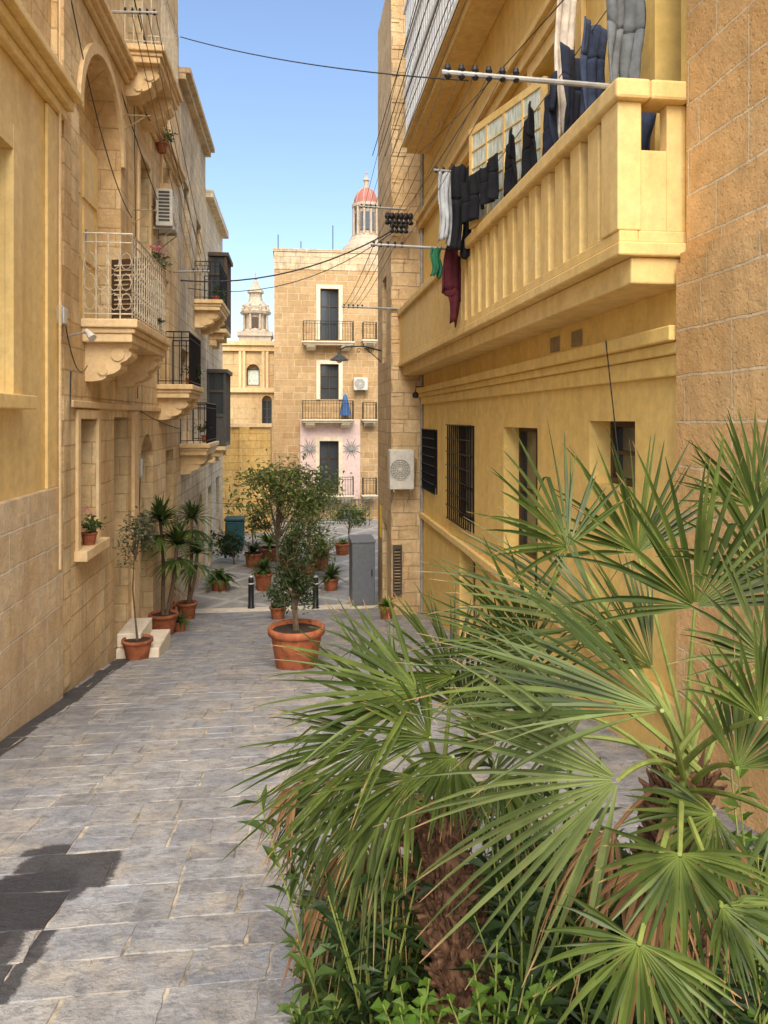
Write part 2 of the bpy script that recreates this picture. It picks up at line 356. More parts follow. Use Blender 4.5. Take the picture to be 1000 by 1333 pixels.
def balcony(par,P,u0,u1,dd,wf,wt,slab,con,mat='iron',sm='ledge',ornate=False,ncon=2):
    s=MB(); s.box(P,u0-.06,u1+.06,wf-slab*.38,wf,0,dd+.07); s.box(P,u0-.02,u1+.02,wf-slab*.62,wf-slab*.38,0,dd+.035); s.box(P,u0,u1,wf-slab,wf-slab*.62,0,dd+.0)
    b=s.build('balcony',M[sm],par,bevel=.015)
    rail(P,u0,u1,dd,wf,wt,ornate=ornate,sp=.13 if ornate else .11).build('railing',M[mat],b)
    for k in range(ncon):
        uc=u0+.3+(u1-u0-.6)*k/max(1,ncon-1); c=MB(); w=.17; prof=[(0,wf-slab-.001)]+[(dd*.95*a,wf-slab-.001-con*q) for a,q in CP]+[(0,wf-slab-con)]
        i0=[c.av(P(uc-w,z,d)) for d,z in prof]; i1=[c.av(P(uc+w,z,d)) for d,z in prof]
        c.f.append(i0); c.f.append(i1[::-1])
        for j in range(len(prof)): k2=(j+1)%len(prof); c.f.append([i0[j],i0[k2],i1[k2],i1[j]])
        c.path([P(uc-w-.02,wf-slab-con*.3,dd*.66),P(uc+w+.02,wf-slab-con*.3,dd*.66)],.075,12); c.path([P(uc-w-.02,wf-slab-con*.72,dd*.36),P(uc+w+.02,wf-slab-con*.72,dd*.36)],.055,12)
        c.build('console',M[sm],b)
    return b
def ac_unit(name,label,P,u0,u1,w0,w1,d0,d1,side=False):
    cx=P((u0+u1)/2,w0,d0); r=thing(name,label,'air conditioner',cx)
    m=MB(); m.box(P,u0,u1,w0,w1,d0,d1); m.build('casing',M['acw'],r,bevel=.015)
    g=MB(); uc=u0+(u1-u0)*.42; wc=(w0+w1)/2; R=min(u1-u0,w1-w0)*.42
    for k in range(5):
        rr_=R*(k+1)/5; g.path([P(uc+rr_*math.cos(6.2832*j/16),wc+rr_*math.sin(6.2832*j/16),d1+.012) for j in range(17)],.006,4,cap=False)
    for k in range(8):
        an=3.1416*k/8; g.path([P(uc-R*math.cos(an),wc-R*math.sin(an),d1+.014),P(uc+R*math.cos(an),wc+R*math.sin(an),d1+.014)],.005,4)
    g.build('fan_guard',M['acw'],r)
    f=MB(); f.path([P(uc,wc,d1+.002),P(uc,wc,d1+.006)],R,18); f.build('fan',M['pole'],r)
    if side:
        s=MB()
        for k in range(9): w=w0+.08+(w1-w0-.16)*k/8; s.box(P,u0-.008,u0-.001,w,w+.035,d0+.05,d1-.05)
        s.build('side_vents',M['gall'],r)
    b=MB()
    for u in (u0+.08,u1-.08): b.box(P,u-.015,u+.015,w0-.04,w0-.003,0.003,d1+.02); b.path([P(u,w0-.03,d1),P(u,w0-.3,.01)],.01,4)
    b.build('bracket',M['pole'],r); return r
def band(par,P,u0,u1,specs,mat,name='string_course'):
    m=MB()
    for (a,b,d) in specs: m.box(P,u0,u1,a,b,.002,d)
    m.build(name,M[mat],par,bevel=.01)

# ---------------- LEFT ROW ----------------
L0=thing('townhouse','ochre painted house with stone base at the left edge, nearest on the left','building',(-2.4,4,gz(4)))
opw=(5.1,6.4,.2,2.25); YS=3.4
facade(PL,YS,7.75,-.68,3.15,[opw],.2).build('wall',M['lyel'],L0)
m=MB(); m.box(PL,YS,7.78,-4,-.68,-4,.05); m.build('base_wall',M['stB'],L0,bevel=.01)
m=MB(); m.box(PL,YS,7.8,3.25,8.5,-4,-.06); m.build('upper_wall',M['stL'],L0)
m=MB(); m.box(PL,YS,7.85,3.15,3.25,-.1,.14); m.box(PL,YS,7.82,3.05,3.147,-.0,.08); m.box(PL,YS,7.88,3.253,3.33,-.1,.22); m.build('cornice',M['lyel'],L0,bevel=.015)
m=MB(); m.box(PL,7.35,7.74,-.68,3.04,.002,.035); m.build('pilaster',M['lyel'],L0,bevel=.01)
window(L0,PL,opw,.2,'cream',2,3); surround(L0,PL,opw,.2,.07,'lyel')
m=MB(); m.path([(-2.33,7.6,-1.5),(-2.33,7.6,4.5),(-2.35,7.9,5.2)],.014,6); m.build('conduit',M['ledge'],L0)

L1=thing('townhouse','tall golden limestone house with arched balcony doorway and ornate cream railing, second on the left','building',(-2.4,11.5,gz(11.5)))
arch=(8.5,10.45,1.13,4.45,True); w1=(8.45,9.18,-1.45,0.0); d1=(10.08,10.9,-3.05,0.02); ad=(11.75,12.75,-3.35,-.25,True)
w2=(11.6,12.4,2.3,4.1); bd=(13.4,14.3,.6,2.6); w3=(13.5,14.3,4.2,6.0); w4=(10.9,11.9,5.5,7.7); w5=(14.0,14.8,-2.0,-.6); w6=(8.5,9.3,6.2,8.2)
facade(PL,7.75,15.4,-4.3,11,[arch,w1,d1,ad,w2,bd,w3,w4,w5,w6],.32).build('wall',M['stL'],L1)
band(L1,PL,7.8,15.38,[(4.75,4.82,.06),(4.822,4.90,.12),(4.902,4.98,.17)],'ledge'); band(L1,PL,7.8,15.38,[(9.6,9.72,.09),(9.722,9.8,.14)],'ledge')
band(L1,PL,10.9,13.05,[(1.95,2.02,.06),(2.022,2.12,.12)],'ledge'); band(L1,PL,8.12,15.38,[(.02+.10,.20,.05)],'ledge')
for o,f,r_ in ((w1,'wood',2),(w2,'woodg',3),(w3,'woodg',3),(w5,'wood',2),(w6,'wood',3)): window(L1,PL,o,.3,f,2,r_)
for o in (w1,w2,w3): surround(L1,PL,o,.1,.035)
door(L1,PL,d1,.3,'wood'); door(L1,PL,(ad[0],ad[1],ad[2],ad[3]-.5),.3,'wood'); door(L1,PL,bd,.3,'woodg'); door(L1,PL,w4,.3,'woodg'); door(L1,PL,(8.7,10.2,1.14,3.5),.3,'lyel')
m=MB(); R=.975; spz=arch[3]-R; n=16
for k in range(n):
    a0=math.pi*k/n; a1=math.pi*(k+1)/n
    pp=[PL(9.475-R*math.cos(a)*q,spz+R*math.sin(a)*q,dd_) for a in (a0,a1) for q in (1.0,1.12) for dd_ in (.002,.05)]
    i=[m.av(x) for x in pp]
    for qd in ((0,1,3,2),(4,6,7,5),(0,4,5,1),(2,3,7,6),(1,5,7,3)): m.f.append([i[z] for z in qd])
m.build('arch_moulding',M['ledge'],L1)
louvre(L1,lambda u,w,d:(-2.4+.04+(u)*.55,9.75-u*.2+d,w),0,.85,1.16,2.05,.02,'wood')
balcony(L1,PL,8.6,10.75,.55,1.13,2.1,.26,.44,'wiron',ornate=True,ncon=2)
balcony(L1,PL,13.1,14.6,.55,.6,1.52,.24,.38,'iron')
balcony(L1,PL,10.6,12.2,.5,5.25,6.2,.24,.42,'wiron')
m=MB(); m.box(PL,11.1,11.4,-4,.11,.002,.05); m.build('pilaster',M['ledge'],L1)
m=MB(); m.box(PL,7.86,8.1,-2.8,4.7,.002,.03); m.build('pilaster',M['stL'],L1)

L2=thing('townhouse','narrow grey stained house with black balconies, third on the left','building',(-2.4,17.7,ZP))
o2=[(15.9,16.9,-.5,1.5),(18.2,19.1,2.85,4.9),(16.2,17.0,3.4,5.2),(18.3,19.1,-.3,1.3),(16.4,17.3,-4.1,-1.9),(18.6,19.4,-4.1,-1.9,True)]
facade(PL,15.4,20,-4.3,7.3,o2,.28).build('wall',M['stG'],L2)
for k,o in enumerate(o2): (door if k in (0,1,4,5) else window)(L2,PL,(o[0],o[1],o[2],o[3]-(.4 if len(o)>4 else 0)),.26,['gall','wood','woodg','wood','gall','wood'][k])
m=MB(); m.box(PL,15.42,19.98,7.0,7.12,.002,.15); m.box(PL,15.42,19.98,7.122,7.25,.002,.25); m.build('cornice',M['stG'],L2,bevel=.01)
balcony(L2,PL,15.6,17.4,.55,-.52,.33,.25,.4,'iron'); balcony(L2,PL,17.8,19.6,.6,2.84,3.75,.25,.4,'iron')
L3=thing('townhouse','pale far house with two dark enclosed timber balconies, fourth on the left','building',(-2.4,22.3,ZP))
o3=[(20.6,21.4,-4.1,-1.9),(22.6,23.5,-4.1,-1.8),(22.9,23.6,-.6,.9),(22.9,23.6,2.2,3.8)]
facade(PL,20,24.6,-4.3,6.2,o3,.25).build('wall',M['stW'],L3)
for k,o in enumerate(o3): (door if k<2 else window)(L3,PL,o,.23,'wood')
m=MB(); m.box(PL,20.02,24.6,5.95,6.15,.002,.2); m.build('cornice',M['stW'],L3)
def gallarija(par,P,u0,u1,dd,w0,w1,mat,bays=4,con=.35):
    m=MB(); h=w1-w0
    m.box(P,u0-.05,u1+.05,w1-.1,w1,0.002,dd+.06); m.box(P,u0,u1,w0,w0+.1,0.002,dd); m.box(P,u0+.03,u1-.03,w0+.1,w0+h*.38,0.002,dd-.03)
    for k in range(bays+1):
        u=u0+.03+(u1-u0-.06)*k/bays; m.box(P,u-.03,u+.03,w0+.1,w1-.1,dd-.06,dd)
    for e in (u0,u1-.06):
        m.box(P,e,e+.06,w0+.1,w1-.1,.01,.06); m.box(P,e+.001,e+.059,w0+h*.38,w0+h*.42,.06,dd-.06); m.box(P,e+.001,e+.059,w0+h*.7,w0+h*.73,.06,dd-.06)
    b=m.build('enclosed_balcony',M[mat],par); g=MB(); g.box(P,u0+.04,u1-.04,w0+h*.38,w1-.11,.01,dd-.035); g.build('pane',M['glass'],b)
    s=MB(); s.box(P,u0,u1,w0-.12,w0-.002,0.002,dd)
    for u in (u0+.25,u1-.25): s.box(P,u-.1,u+.1,w0-.12-con*.5,w0-.122,.002,dd*.8); s.box(P,u-.1,u+.1,w0-.12-con,w0-.122-con*.5,.002,dd*.4)
    s.build('console',M['ledge'],b,bevel=.02); return b
gallarija(L3,PL,20.6,22.0,.5,2.5,4.6,'wood'); gallarija(L3,PL,20.3,21.8,.5,-.75,1.35,'gall')

# ---------------- RIGHT SIDE ----------------
R0=thing('stone_house','rough orange limestone block wall at the right edge behind the palm','building',(2.5,2.5,gz(2.5)))
m=MB(); m.box(PR,2.3,4.38,-3.5,.98,-4,.10); m.build('wall',M['stR'],R0)
m=MB(); m.box(PR,2.3,4.36,.98,9.5,-4,.04); m.build('upper_wall',M['stR'],R0)
m=MB(); m.box(PR,2.3,4.375,.985,1.05,.045,.075); m.build('string_course',M['stR'],R0)
R1=thing('yellow_house','bright yellow painted house with the long stone balustrade balcony on the right','building',(2.5,9.4,gz(9)))
g1=(10.1,11.8,-1.62,-.1); g2=(12.8,14.2,-1.35,-.2); rw1=(7.35,8.6,-1.6,-.1); rw2=(5.15,6.0,-.55,-.02)
dB=(6.2,7.4,1.22,3.6); dA=(4.50,4.85,1.22,3.7); dC=(9.6,10.9,1.22,3.4)
facade(PR,4.38,14.35,-4.2,9.5,[g1,g2,rw1,rw2,dB,dA,dC,(10.0,11.0,-4.0,-2.0)],.3).build('wall',M['yel'],R1)
for o in (g1,g2): window(R1,PR,o,.28,'wood',2,3)
window(R1,PR,rw1,.28,'wood',2,2); window(R1,PR,rw2,.28,'wood',1,2); door(R1,PR,dB,.28,'cream'); door(R1,PR,dA,.28,'wood'); window(R1,PR,dC,.28,'cream',2,4); door(R1,PR,(10.0,11.0,-4.0,-2.0),.28,'wood')
for o in (dB,dC): surround(R1,PR,o,.14,.05,'yel2',False)
for o in (g1,g2):
    m=MB(); a,b,c,d=o
    for k in range(12): u=a+(b-a)*(k+.5)/12; m.path([PR(u,c,.03),PR(u,d,.03)],.012,5)
    for k in range(8): w=c+(d-c)*k/7; m.path([PR(a,w,.045),PR(b,w,.045)],.01,5)
    m.path([PR(a-.03,c,.0),PR(a-.03,d,.0)],.02,4); m.build('window_grille',M['iron'],R1)
band(R1,PR,4.41,14.3,[(.50,.60,.13),(.42,.498,.08),(.28,.418,.045)],'yel')
band(R1,PR,4.42,14.3,[(-1.95,-1.85,.07)],'yel2'); band(R1,PR,4.42,14.3,[(3.75,3.9,.09),(3.902,3.98,.14)],'yel2')
for (u,w) in ((6.15,.72),(6.7,.72)):
    m=MB(); m.box(PR,u,u+.24,w-.07,w+.07,.002,.012)
    for i in range(7):
        for j in range(4): m.box(PR,u+.02+i*.03,u+.04+i*.03,w-.055+j*.03,w-.035+j*.03,.012,.018)
    m.build('vent_grille',M['grille'],R1)
y0,y1=4.42,14.5; ZT=2.02; ZR=2.15
m=MB(); m.box(PR,y0,y1,.86,1.03,-.05,.38); m.box(PR,y0-.04,y1+.04,1.032,1.12,-.05,.48)
bal=m.build('balcony',M['yel2'],R1,bevel=.012)
m=MB(); m.box(PR,y0,y1,1.122,1.20,.33,.46); m.box(PR,y0,y0+.13,1.122,1.20,0.0,.33); m.build('plinth',M['yel2'],bal,bevel=.01)
m=MB(); m.box(PR,y0-.05,y1,ZT,ZR,.27,.50); m.box(PR,y0-.05,y0+.17,ZT,ZR,0.002,.27); m.build('handrail',M['yel2'],bal,bevel=.02)
m=MB(); m.box(PR,y0,y0+.26,1.2,ZT,.31,.47); m.build('corner_pillar',M['yel2'],bal,bevel=.01)
m=MB(); m.box(PR,8.9,y1,1.2,ZT,.34,.45); m.box(PR,y1-.1,y1,1.2,ZT,0,.34); m.build('parapet_panel',M['yel2'],bal,bevel=.01)
u=y0+.36
while u<8.8:
    m=MB(); m.box(PR,u,u+.19,1.2,ZT,.35,.445); m.build('baluster',M['yel2'],bal,bevel=.01); u+=.33
m=MB(); m.box(PR,y0+.02,y0+.12,1.2,ZT,.0,.13); m.build('baluster',M['yel2'],bal,bevel=.008)
m=MB(); m.box(PR,y0+.015,y0+.125,1.2,1.72,.13,.31); m.build('low_panel',M['yel2'],bal,bevel=.008)
def PD(u,w,d):
    a=Vector((2.45,6.9,0)); b=Vector((2.04,8.3,0)); e=(b-a).normalized(); n=Vector((-e.y,e.x,0)); q=a+e*u+n*d; return (q.x,q.y,w)
m=MB(); LW=1.46; m.box(PD,0,.06,2.2,3.35,0,.045); m.box(PD,LW-.06,LW,2.2,3.35,0,.045); m.box(PD,.06,LW-.06,2.2,2.27,0,.045); m.box(PD,.06,LW-.06,3.27,3.35,0,.045)
for uu in (.38,.73,1.08): m.box(PD,uu-.015,uu+.015,2.27,3.27,.002,.043)
for k in range(1,5): m.box(PD,.06,LW-.06,2.27+k*.2,2.285+k*.2,.004,.041)
dl=m.build('open_window_leaf',M['yel2'],R1); m=MB(); m.box(PD,.06,LW-.06,2.27,3.27,.015,.03); m.build('pane',M['frost'],dl)
ub=MB(); ub.box(PR,4.9,13.6,5.0,5.12,0.002,.42); ub.box(PR,4.8,13.65,5.122,5.2,.002,.50); u_=ub.build('balcony',M['yel2'],R1,bevel=.01)
m=MB()
for k in range(38):
    u=6.4+k*.188; m.box(PR,u,u+.10,5.2,7.6,.42,.47)
for w in (5.2,6.0,6.8,7.6): m.box(PR,6.3,13.6,w,w+.09,.40,.49)
m.box(PR,13.54,13.6,5.2,7.7,.02,.40); m.build('louvred_screen',M['white'],u_)
m=MB(); m.box(PR,6.3,13.54,5.21,7.65,.01,.34); m.build('pane',M['frost'],u_)
R2=thing('corner_house','grey limestone corner house with air conditioner beyond the yellow house','building',(2.2,15.5,gz(15.5)))
PE=lambda u,w,d:(1.88-d,u,w)
facade(PE,14.35,16.7,-4.4,8.9,[(15.0,15.8,-3.9,-2.2),(15.1,15.8,1.2,3.0)],.2,6).build('wall',M['stC'],R2)
door(R2,PE,(15.0,15.8,-3.9,-2.2),.18,'wood'); window(R2,PE,(15.1,15.8,1.2,3.0),.18,'woodg')
for k in range(24):
    z=-3.8+k*.53; m=MB(); m.box(PF(14.35),1.885,2.2 if k%2 else 2.04,z,z+.26,.002,.015); m.build('quoin',M['stC'],R2,bevel=.006)
louvre(R2,PF(14.35),1.91,2.09,-3.5,-2.5,.02,'gall','louvred_vent')
ac_unit('air_conditioner','beige air conditioner unit on the corner house wall beside the barred windows',PF(14.35),1.80,2.28,-1.37,-.6,.06,.40)
m=MB(); m.path([(2.47,14.2,-4),(2.47,14.2,4),(2.45,14.1,7)],.035,8); tag(m.build('drainpipe',M['pole']),'tall grey drainpipe running down beside the beige air conditioner','pipe')
p=P3(541,513,13.9); t_=thing('wall_light','small dark lamp fixed under the far end of the yellow balcony','light',p)
m=MB(); m.lathe((p.x,p.y,p.z-.08),[(.02,0),(.06,.02),(.06,.09),(.03,.12)],12); m.build('lamp_shade',M['iron'],t_); m=MB(); m.path([(p.x,p.y,p.z+.04),(p.x,p.y,p.z+.14),(2.5,p.y,p.z+.14)],.010,5); m.build('bracket',M['iron'],t_)
p=(1.86,15.2,ZX(494,676,1.88)); t_=thing('wall_plaque','narrow yellow plaque on the street side of the corner house','sign',p)
m=MB(); m.box(PE,16.0,16.25,p[2]-.35,p[2]+.35,.003,.02); m.build('plate',M['label'],t_)

# ---------------- fittings left ----------------
ac_unit('air_conditioner','white air conditioner high on the left facade below the green window',PL,12.65,13.25,3.25,3.88,.06,.34,True)
def wallbox(label,P,u0,u1,w0,w1,d,mat='pole',cat='meter box'):
    r=thing('meter_box',label,cat,P(u0,w0,0)); m=MB(); m.box(P,u0,u1,w0,w1,.003,d); m.build('case',M[mat],r,bevel=.01)
    m=MB(); m.box(P,u0+.02,u1-.02,w0+.02,w1-.02,d,d+.008); m.build('lid',M['acw'],r); m=MB(); m.path([P((u0+u1)/2,w0,.04),P((u0+u1)/2,w0-.7,.02)],.008,5); m.build('cable',M['wire'],r)
wallbox('small grey junction box on the stone left of the ornate balcony',PL,7.62,7.76,.94,1.14,.09)
wallbox('small grey box on the left facade beside the second doorway',PL,11.45,11.6,-.9,-.6,.06)
wallbox('small brown vent box on the left stone wall under the spotlight',PL,8.0,8.12,.5,.68,.02,'grille','vent')
r=thing('wall_light','small wall spotlight on bracket left of the ornate balcony','light',(-2.4,7.95,.85))
m=MB(); m.path([(-2.4,7.95,.85),(-2.2,7.95,.9),(-2.12,7.9,.88)],.010,6); m.build('bracket',M['pole'],r)
m=MB(); m.path([(-2.16,7.9,.92),(-2.08,7.84,.83)],.02,10,.045); m.build('lamp_shade',M['acw'],r)
for i,(u,w,lb) in enumerate(((10.7,4.3,'rusty iron bracket above the arched doorway'),(11.2,3.1,'rusty iron bracket between the arch and the air conditioner'))):
    t_=thing('iron_bracket',lb,'bracket',PL(u,w,0)); m=MB(); m.path([PL(u,w,.0),PL(u,w,.35)],.011,5); m.path([PL(u,w-.2,0),PL(u,w,.3)],.008,5); m.build('arm',M['grille'],t_)
    m=MB(); m.path([PL(u-.15,w+.02,.3),PL(u+.2,w+.02,.3)],.012,6); m.build('bar',M['wood'],t_)

# ---------------- BACKGROUND ----------------
YB=30.0; PB=PF(YB)
def q(px,py,Y=YB): return XZ(px,py,Y)
BB=thing('apartment_building','square brown stone building with iron balconies at the end of the street','building',(0,YB,ZP))
x0=q(357,500)[0]; x1=q(520,500)[0]; zt=q(400,328)[1]
def rect(a,b,c,d,Y=YB): return (q(a,500,Y)[0],q(b,500,Y)[0],q(430,d,Y)[1],q(430,c,Y)[1])
B1=rect(417,441,376,443); B2=rect(417,441,474,520); B3=rect(416,441,574,642); B4=rect(440,466,664,700)
facade(PB,x0,x1,-4.3,zt,[B1,B2,B3,B4],.25,8).build('wall',M['stBr'],BB)
m=MB(); m.box(PB,x0-.05,x1,zt,zt+.12,-8,.05); m.build('parapet',M['stG'],BB)
m=MB(); m.box(PB,x0+.002,x1,zt-.72,zt-.01,.002,.02); m.build('parapet_band',M['stG'],BB)
m=MB(); a=rect(391,469,546,650); m.box(PB,a[0],B3[0]-.0,a[2],a[3],.002,.03); m.box(PB,B3[1],a[1],a[2],a[3],.002,.03); m.box(PB,B3[0],B3[1],B3[3],a[3],.002,.03); m.build('painted_panel',M['pink'],BB)
for (cx,cy) in ((403,584),(457,584)):
    X,Z=q(cx,cy)
    m=MB()
    for k in range(16):
        an=6.2832*k/16; R=.46 if k%2 else .3; m.path([PB(X+.06*math.cos(an),Z+.06*math.sin(an),.05),PB(X+R*math.cos(an),Z+R*math.sin(an),.05)],.024,4,.008)
    m.path([PB(X,Z,.04),PB(X,Z,.07)],.08,12); m.build('sunburst_ornament',M['pole'],BB)
for o in (B1,B2,B3): surround(BB,PB,o,.16,.06,'cream',False)
for o in (B1,B2,B3,B4): window(BB,PB,o,.22,'wood',2,3)
for (c,d,a,b,mt) in ((420,446,395,459,'iron'),(522,546,394,459,'iron'),(620,644,392,459,'iron')):
    X0=q(a,500)[0]; X1=q(b,500)[0]; w0=q(430,d)[1]; w1_=q(430,c)[1]
    balcony(BB,PB,X0,X1,.5,w0,w1_,.14,.2,mt,'cream')
for (c,d) in ((420,443),(524,546),(622,644)):
    balcony(BB,PB,q(472,500)[0],q(489,500)[0],.4,q(430,d)[1],q(430,c)[1],.14,.15,'iron','cream')
X,Z=q(449,546); t_=thing('folded_parasol','blue folded parasol standing on the middle balcony of the brown building','parasol',(X,YB-.25,Z))
m=MB(); m.lathe((X,YB-.25,Z),[(.02,.0),(.02,.15),(.24,.16),(.18,.5),(.08,.95),(.02,1.05)],10); m.build('canopy',M['blue'],t_); m=MB(); m.path([(X,YB-.25,Z),(X,YB-.25,Z+1.15)],.02,6); m.build('pole',M['pole'],t_)
ac_unit('air_conditioner','small white air conditioner on the brown end building',PB,q(460,0)[0],q(478,0)[0],q(470,508)[1],q(470,492)[1],.05,.3)
for (px,h) in ((362,.75),(392,.5),(434,1.2)):
    X=q(px,0)[0]; m=MB(); m.path([(X,YB+.3,zt),(X,YB+.3,zt+h)],.02,5)
    tag(m.build('antenna',M['wire']),{362:'thin pole at the left corner of the brown roof',392:'short pole in the middle of the brown roof',434:'tallest thin aerial on the brown roof'}[px],'antenna')
YM=27.0; PM=PF(YM)
MBd=thing('yellow_building','blank ochre wall building behind the far left houses','building',(-4,YM,ZP))
xa=XZ(250,0,YM)[0]; xb=XZ(352,0,YM)[0]; zt2=XZ(330,556,YM)[1]
facade(PM,xa,xb,-4.3,zt2,[],.2,2).build('wall',M['yw'],MBd)
m=MB(); m.box(PM,xa,xb+.05,zt2,zt2+.12,-2,.08); m.build('coping',M['ledge'],MBd)
m=MB(); uq=XZ(312,0,YM)[0]; m.box(PM,uq,uq+.35,-4.1,zt2-.01,.002,.12); m.build('pilaster',M['yw'],MBd)
YM2=34.0; PM2=PF(YM2)
M2=thing('church_building','golden stone church front with small arched openings behind the ochre wall','building',(-5,YM2,ZP))
f2=lambda a,b,c,d:(XZ(a,0,YM2)[0],XZ(b,0,YM2)[0],XZ(330,d,YM2)[1],XZ(330,c,YM2)[1])
oa=(*f2(321,338,474,502),True); ob=(*f2(341,354,515,555),True); zt3=XZ(330,450,YM2)[1]
facade(PM2,XZ(240,0,YM2)[0],XZ(365,0,YM2)[0],-4.4,zt3,[oa,ob],.3,4).build('wall',M['stF'],M2)
window(M2,PM2,(oa[0],oa[1],oa[2],oa[3]-.2),.28,'gall',1,1,glass='frost'); window(M2,PM2,(ob[0],ob[1],ob[2],ob[3]-.2),.28,'gall')
m=MB(); m.box(PM2,XZ(240,0,YM2)[0],XZ(366,0,YM2)[0],zt3,zt3+.2,-4,.25); m.box(PM2,XZ(240,0,YM2)[0],XZ(366,0,YM2)[0],zt3-.25,zt3-.002,.002,.14); m.build('cornice',M['ledge'],M2)
m=MB(); uz=XZ(330,508,YM2)[1]; m.box(PM2,XZ(240,0,YM2)[0],XZ(364,0,YM2)[0],uz-.1,uz+.1,.002,.15); m.build('string_course',M['ledge'],M2)
for px in (311,316,341,346):
    u_0=XZ(px,0,YM2)[0]; m=MB(); m.box(PM2,u_0,u_0+.13,uz+.102,zt3-.252,.002,.12); m.build('pilaster',M['ledge'],M2)
YT=70.0; X,Z=XZ(333,434,YT); sc=YT/F*1.005
T=thing('bell_tower','baroque limestone bell tower with curved cap at the far left','tower',(X,YT,ZP))
m=MB(); w=20*sc; m.bx(X-w,X+w,YT-w,YT+w,-4.2,Z-.4); m.bx(X-w*1.1,X+w*1.1,YT-w*1.1,YT+w*1.1,Z-.4,Z); m.build('base',M['stT'],T)
m=MB()
prof=[(18,0),(18,3),(14,5),(14,22),(19,24),(20,27),(17,29),(17.5,33),(14,37),(9.5,41),(8,46),(8,50),(11,51.5),(10,55),(6.5,58),(4,62),(3,66),(1.2,68),(2.2,70),(.8,72),(.5,78)]
m.lathe((X,YT,Z),[(a*sc,b*sc) for a,b in prof],8); m.build('belfry',M['stT'],T)
for k in range(8):
    an=6.2832*(k+.5)/8; cx=X+15.5*sc*math.cos(an); cy=YT+15.5*sc*math.sin(an); m=MB(); m.lathe((cx,cy,Z+4*sc),[(1.8*sc,0),(1.4*sc,19*sc)],8); m.build('column',M['stT'],T)
    m=MB(); m.lathe((X+17*sc*math.cos(an),YT+17*sc*math.sin(an),Z+28*sc),[(1.6*sc,0),(2*sc,3*sc),(.8*sc,5*sc),(1.4*sc,7*sc),(.3*sc,9*sc)],8); m.build('finial',M['stT'],T)
m=MB(); m.bx(X-4*sc,X+4*sc,YT-14.6*sc,YT-13.0*sc,Z+6*sc,Z+19*sc); m.build('bell_opening',M['wood'],T)
YD=80.0; X,Z=XZ(477,327,YD); sc=YD/F*1.0
D=thing('church_dome','red ribbed church dome with lantern and cross behind the corner house','dome',(X,YD,ZP))
m=MB(); m.bx(X-30*sc,X+30*sc,YD-5,YD+10,-4.2,Z-1); m.lathe((X,YD,Z-1),[(34*sc,0),(34*sc,10*sc),(30*sc,16*sc),(24*sc,22*sc),(21*sc,28*sc)],16); m.build('base',M['stT'],D)
m=MB(); m.lathe((X,YD,Z+12*sc),[(20*sc,0),(20*sc,6*sc),(14.5*sc,8*sc),(14.5*sc,42*sc),(19*sc,44*sc),(19*sc,48*sc)],16); m.build('drum',M['stT'],D)
for k in range(12):
    an=6.2832*(k+.5)/12; m=MB(); m.lathe((X+17.2*sc*math.cos(an),YD+17.2*sc*math.sin(an),Z+19*sc),[(1.7*sc,0),(1.4*sc,37*sc)],8); m.build('column',M['stT'],D)
for k in range(12):
    an=6.2832*k/12; cx=X+14*sc*math.cos(an); cy=YD+14*sc*math.sin(an); m=MB(); m.bx(cx-2*sc,cx+2*sc,cy-2*sc,cy+2*sc,Z+25*sc,Z+48*sc); m.build('window',M['glass'],D)
m=MB(); zz=Z+60*sc; m.lathe((X,YD,zz),[(16.5*sc*math.cos(a*.1571),22*sc*math.sin(a*.1571)) for a in range(10)],20)
dome=m.build('dome',M['dome'],D,smooth=True)
for k in range(10):
    an=6.2832*k/10; m=MB(); m.path([(X+16.8*sc*math.cos(a*.1571)*math.cos(an),YD+16.8*sc*math.cos(a*.1571)*math.sin(an),zz+22.4*sc*math.sin(a*.1571)) for a in range(10)],.5*sc,5); m.build('rib',M['stT'],dome)
m=MB(); m.lathe((X,YD,zz+20*sc),[(4.5*sc,0),(4.5*sc,3*sc),(3*sc,4*sc),(3*sc,11*sc),(4.4*sc,12*sc),(2.5*sc,16*sc),(.5*sc,18*sc)],10); m.path([(X,YD,zz+37*sc),(X,YD,zz+46*sc)],.5*sc,4); m.path([(X-2.5*sc,YD,zz+42*sc),(X+2.5*sc,YD,zz+42*sc)],.5*sc,4); m.build('lantern',M['stT'],D)

lx=1.88; ly=16.0; lz=ZX(485,466,1.88)
L=thing('wall_lamp','black bracket street lamp on the corner house reaching over the street','lamp',(lx,ly,lz))
m=MB(); pts=[(lx,ly,lz),(lx-.4,ly,lz+.10),(lx-.8,ly,lz+.08),(lx-.93,ly,lz)]; m.path(pts,.016,6); m.path([(lx,ly,lz-.25),(lx-.35,ly,lz+.06)],.011,5)
for (cx,r_) in ((.25,.08),(.5,.06)):
    m.path([(lx-cx+r_*math.cos(k*.6)*(1-k*.06),ly,lz-.0+r_*math.sin(k*.6)*(1-k*.06)) for k in range(12)],.007,4)
m.build('bracket',M['iron'],L)
m=MB(); m.lathe((lx-.93,ly,lz-.22),[(.21,0),(.20,.02),(.09,.10),(.04,.14),(.02,.22)],16); m.build('lamp_shade',M['gall'],L)
m=MB(); m.lathe((lx-.93,ly,lz-.28),[(.02,0),(.06,.03),(.06,.06)],10); m.build('bulb',M['white'],L)

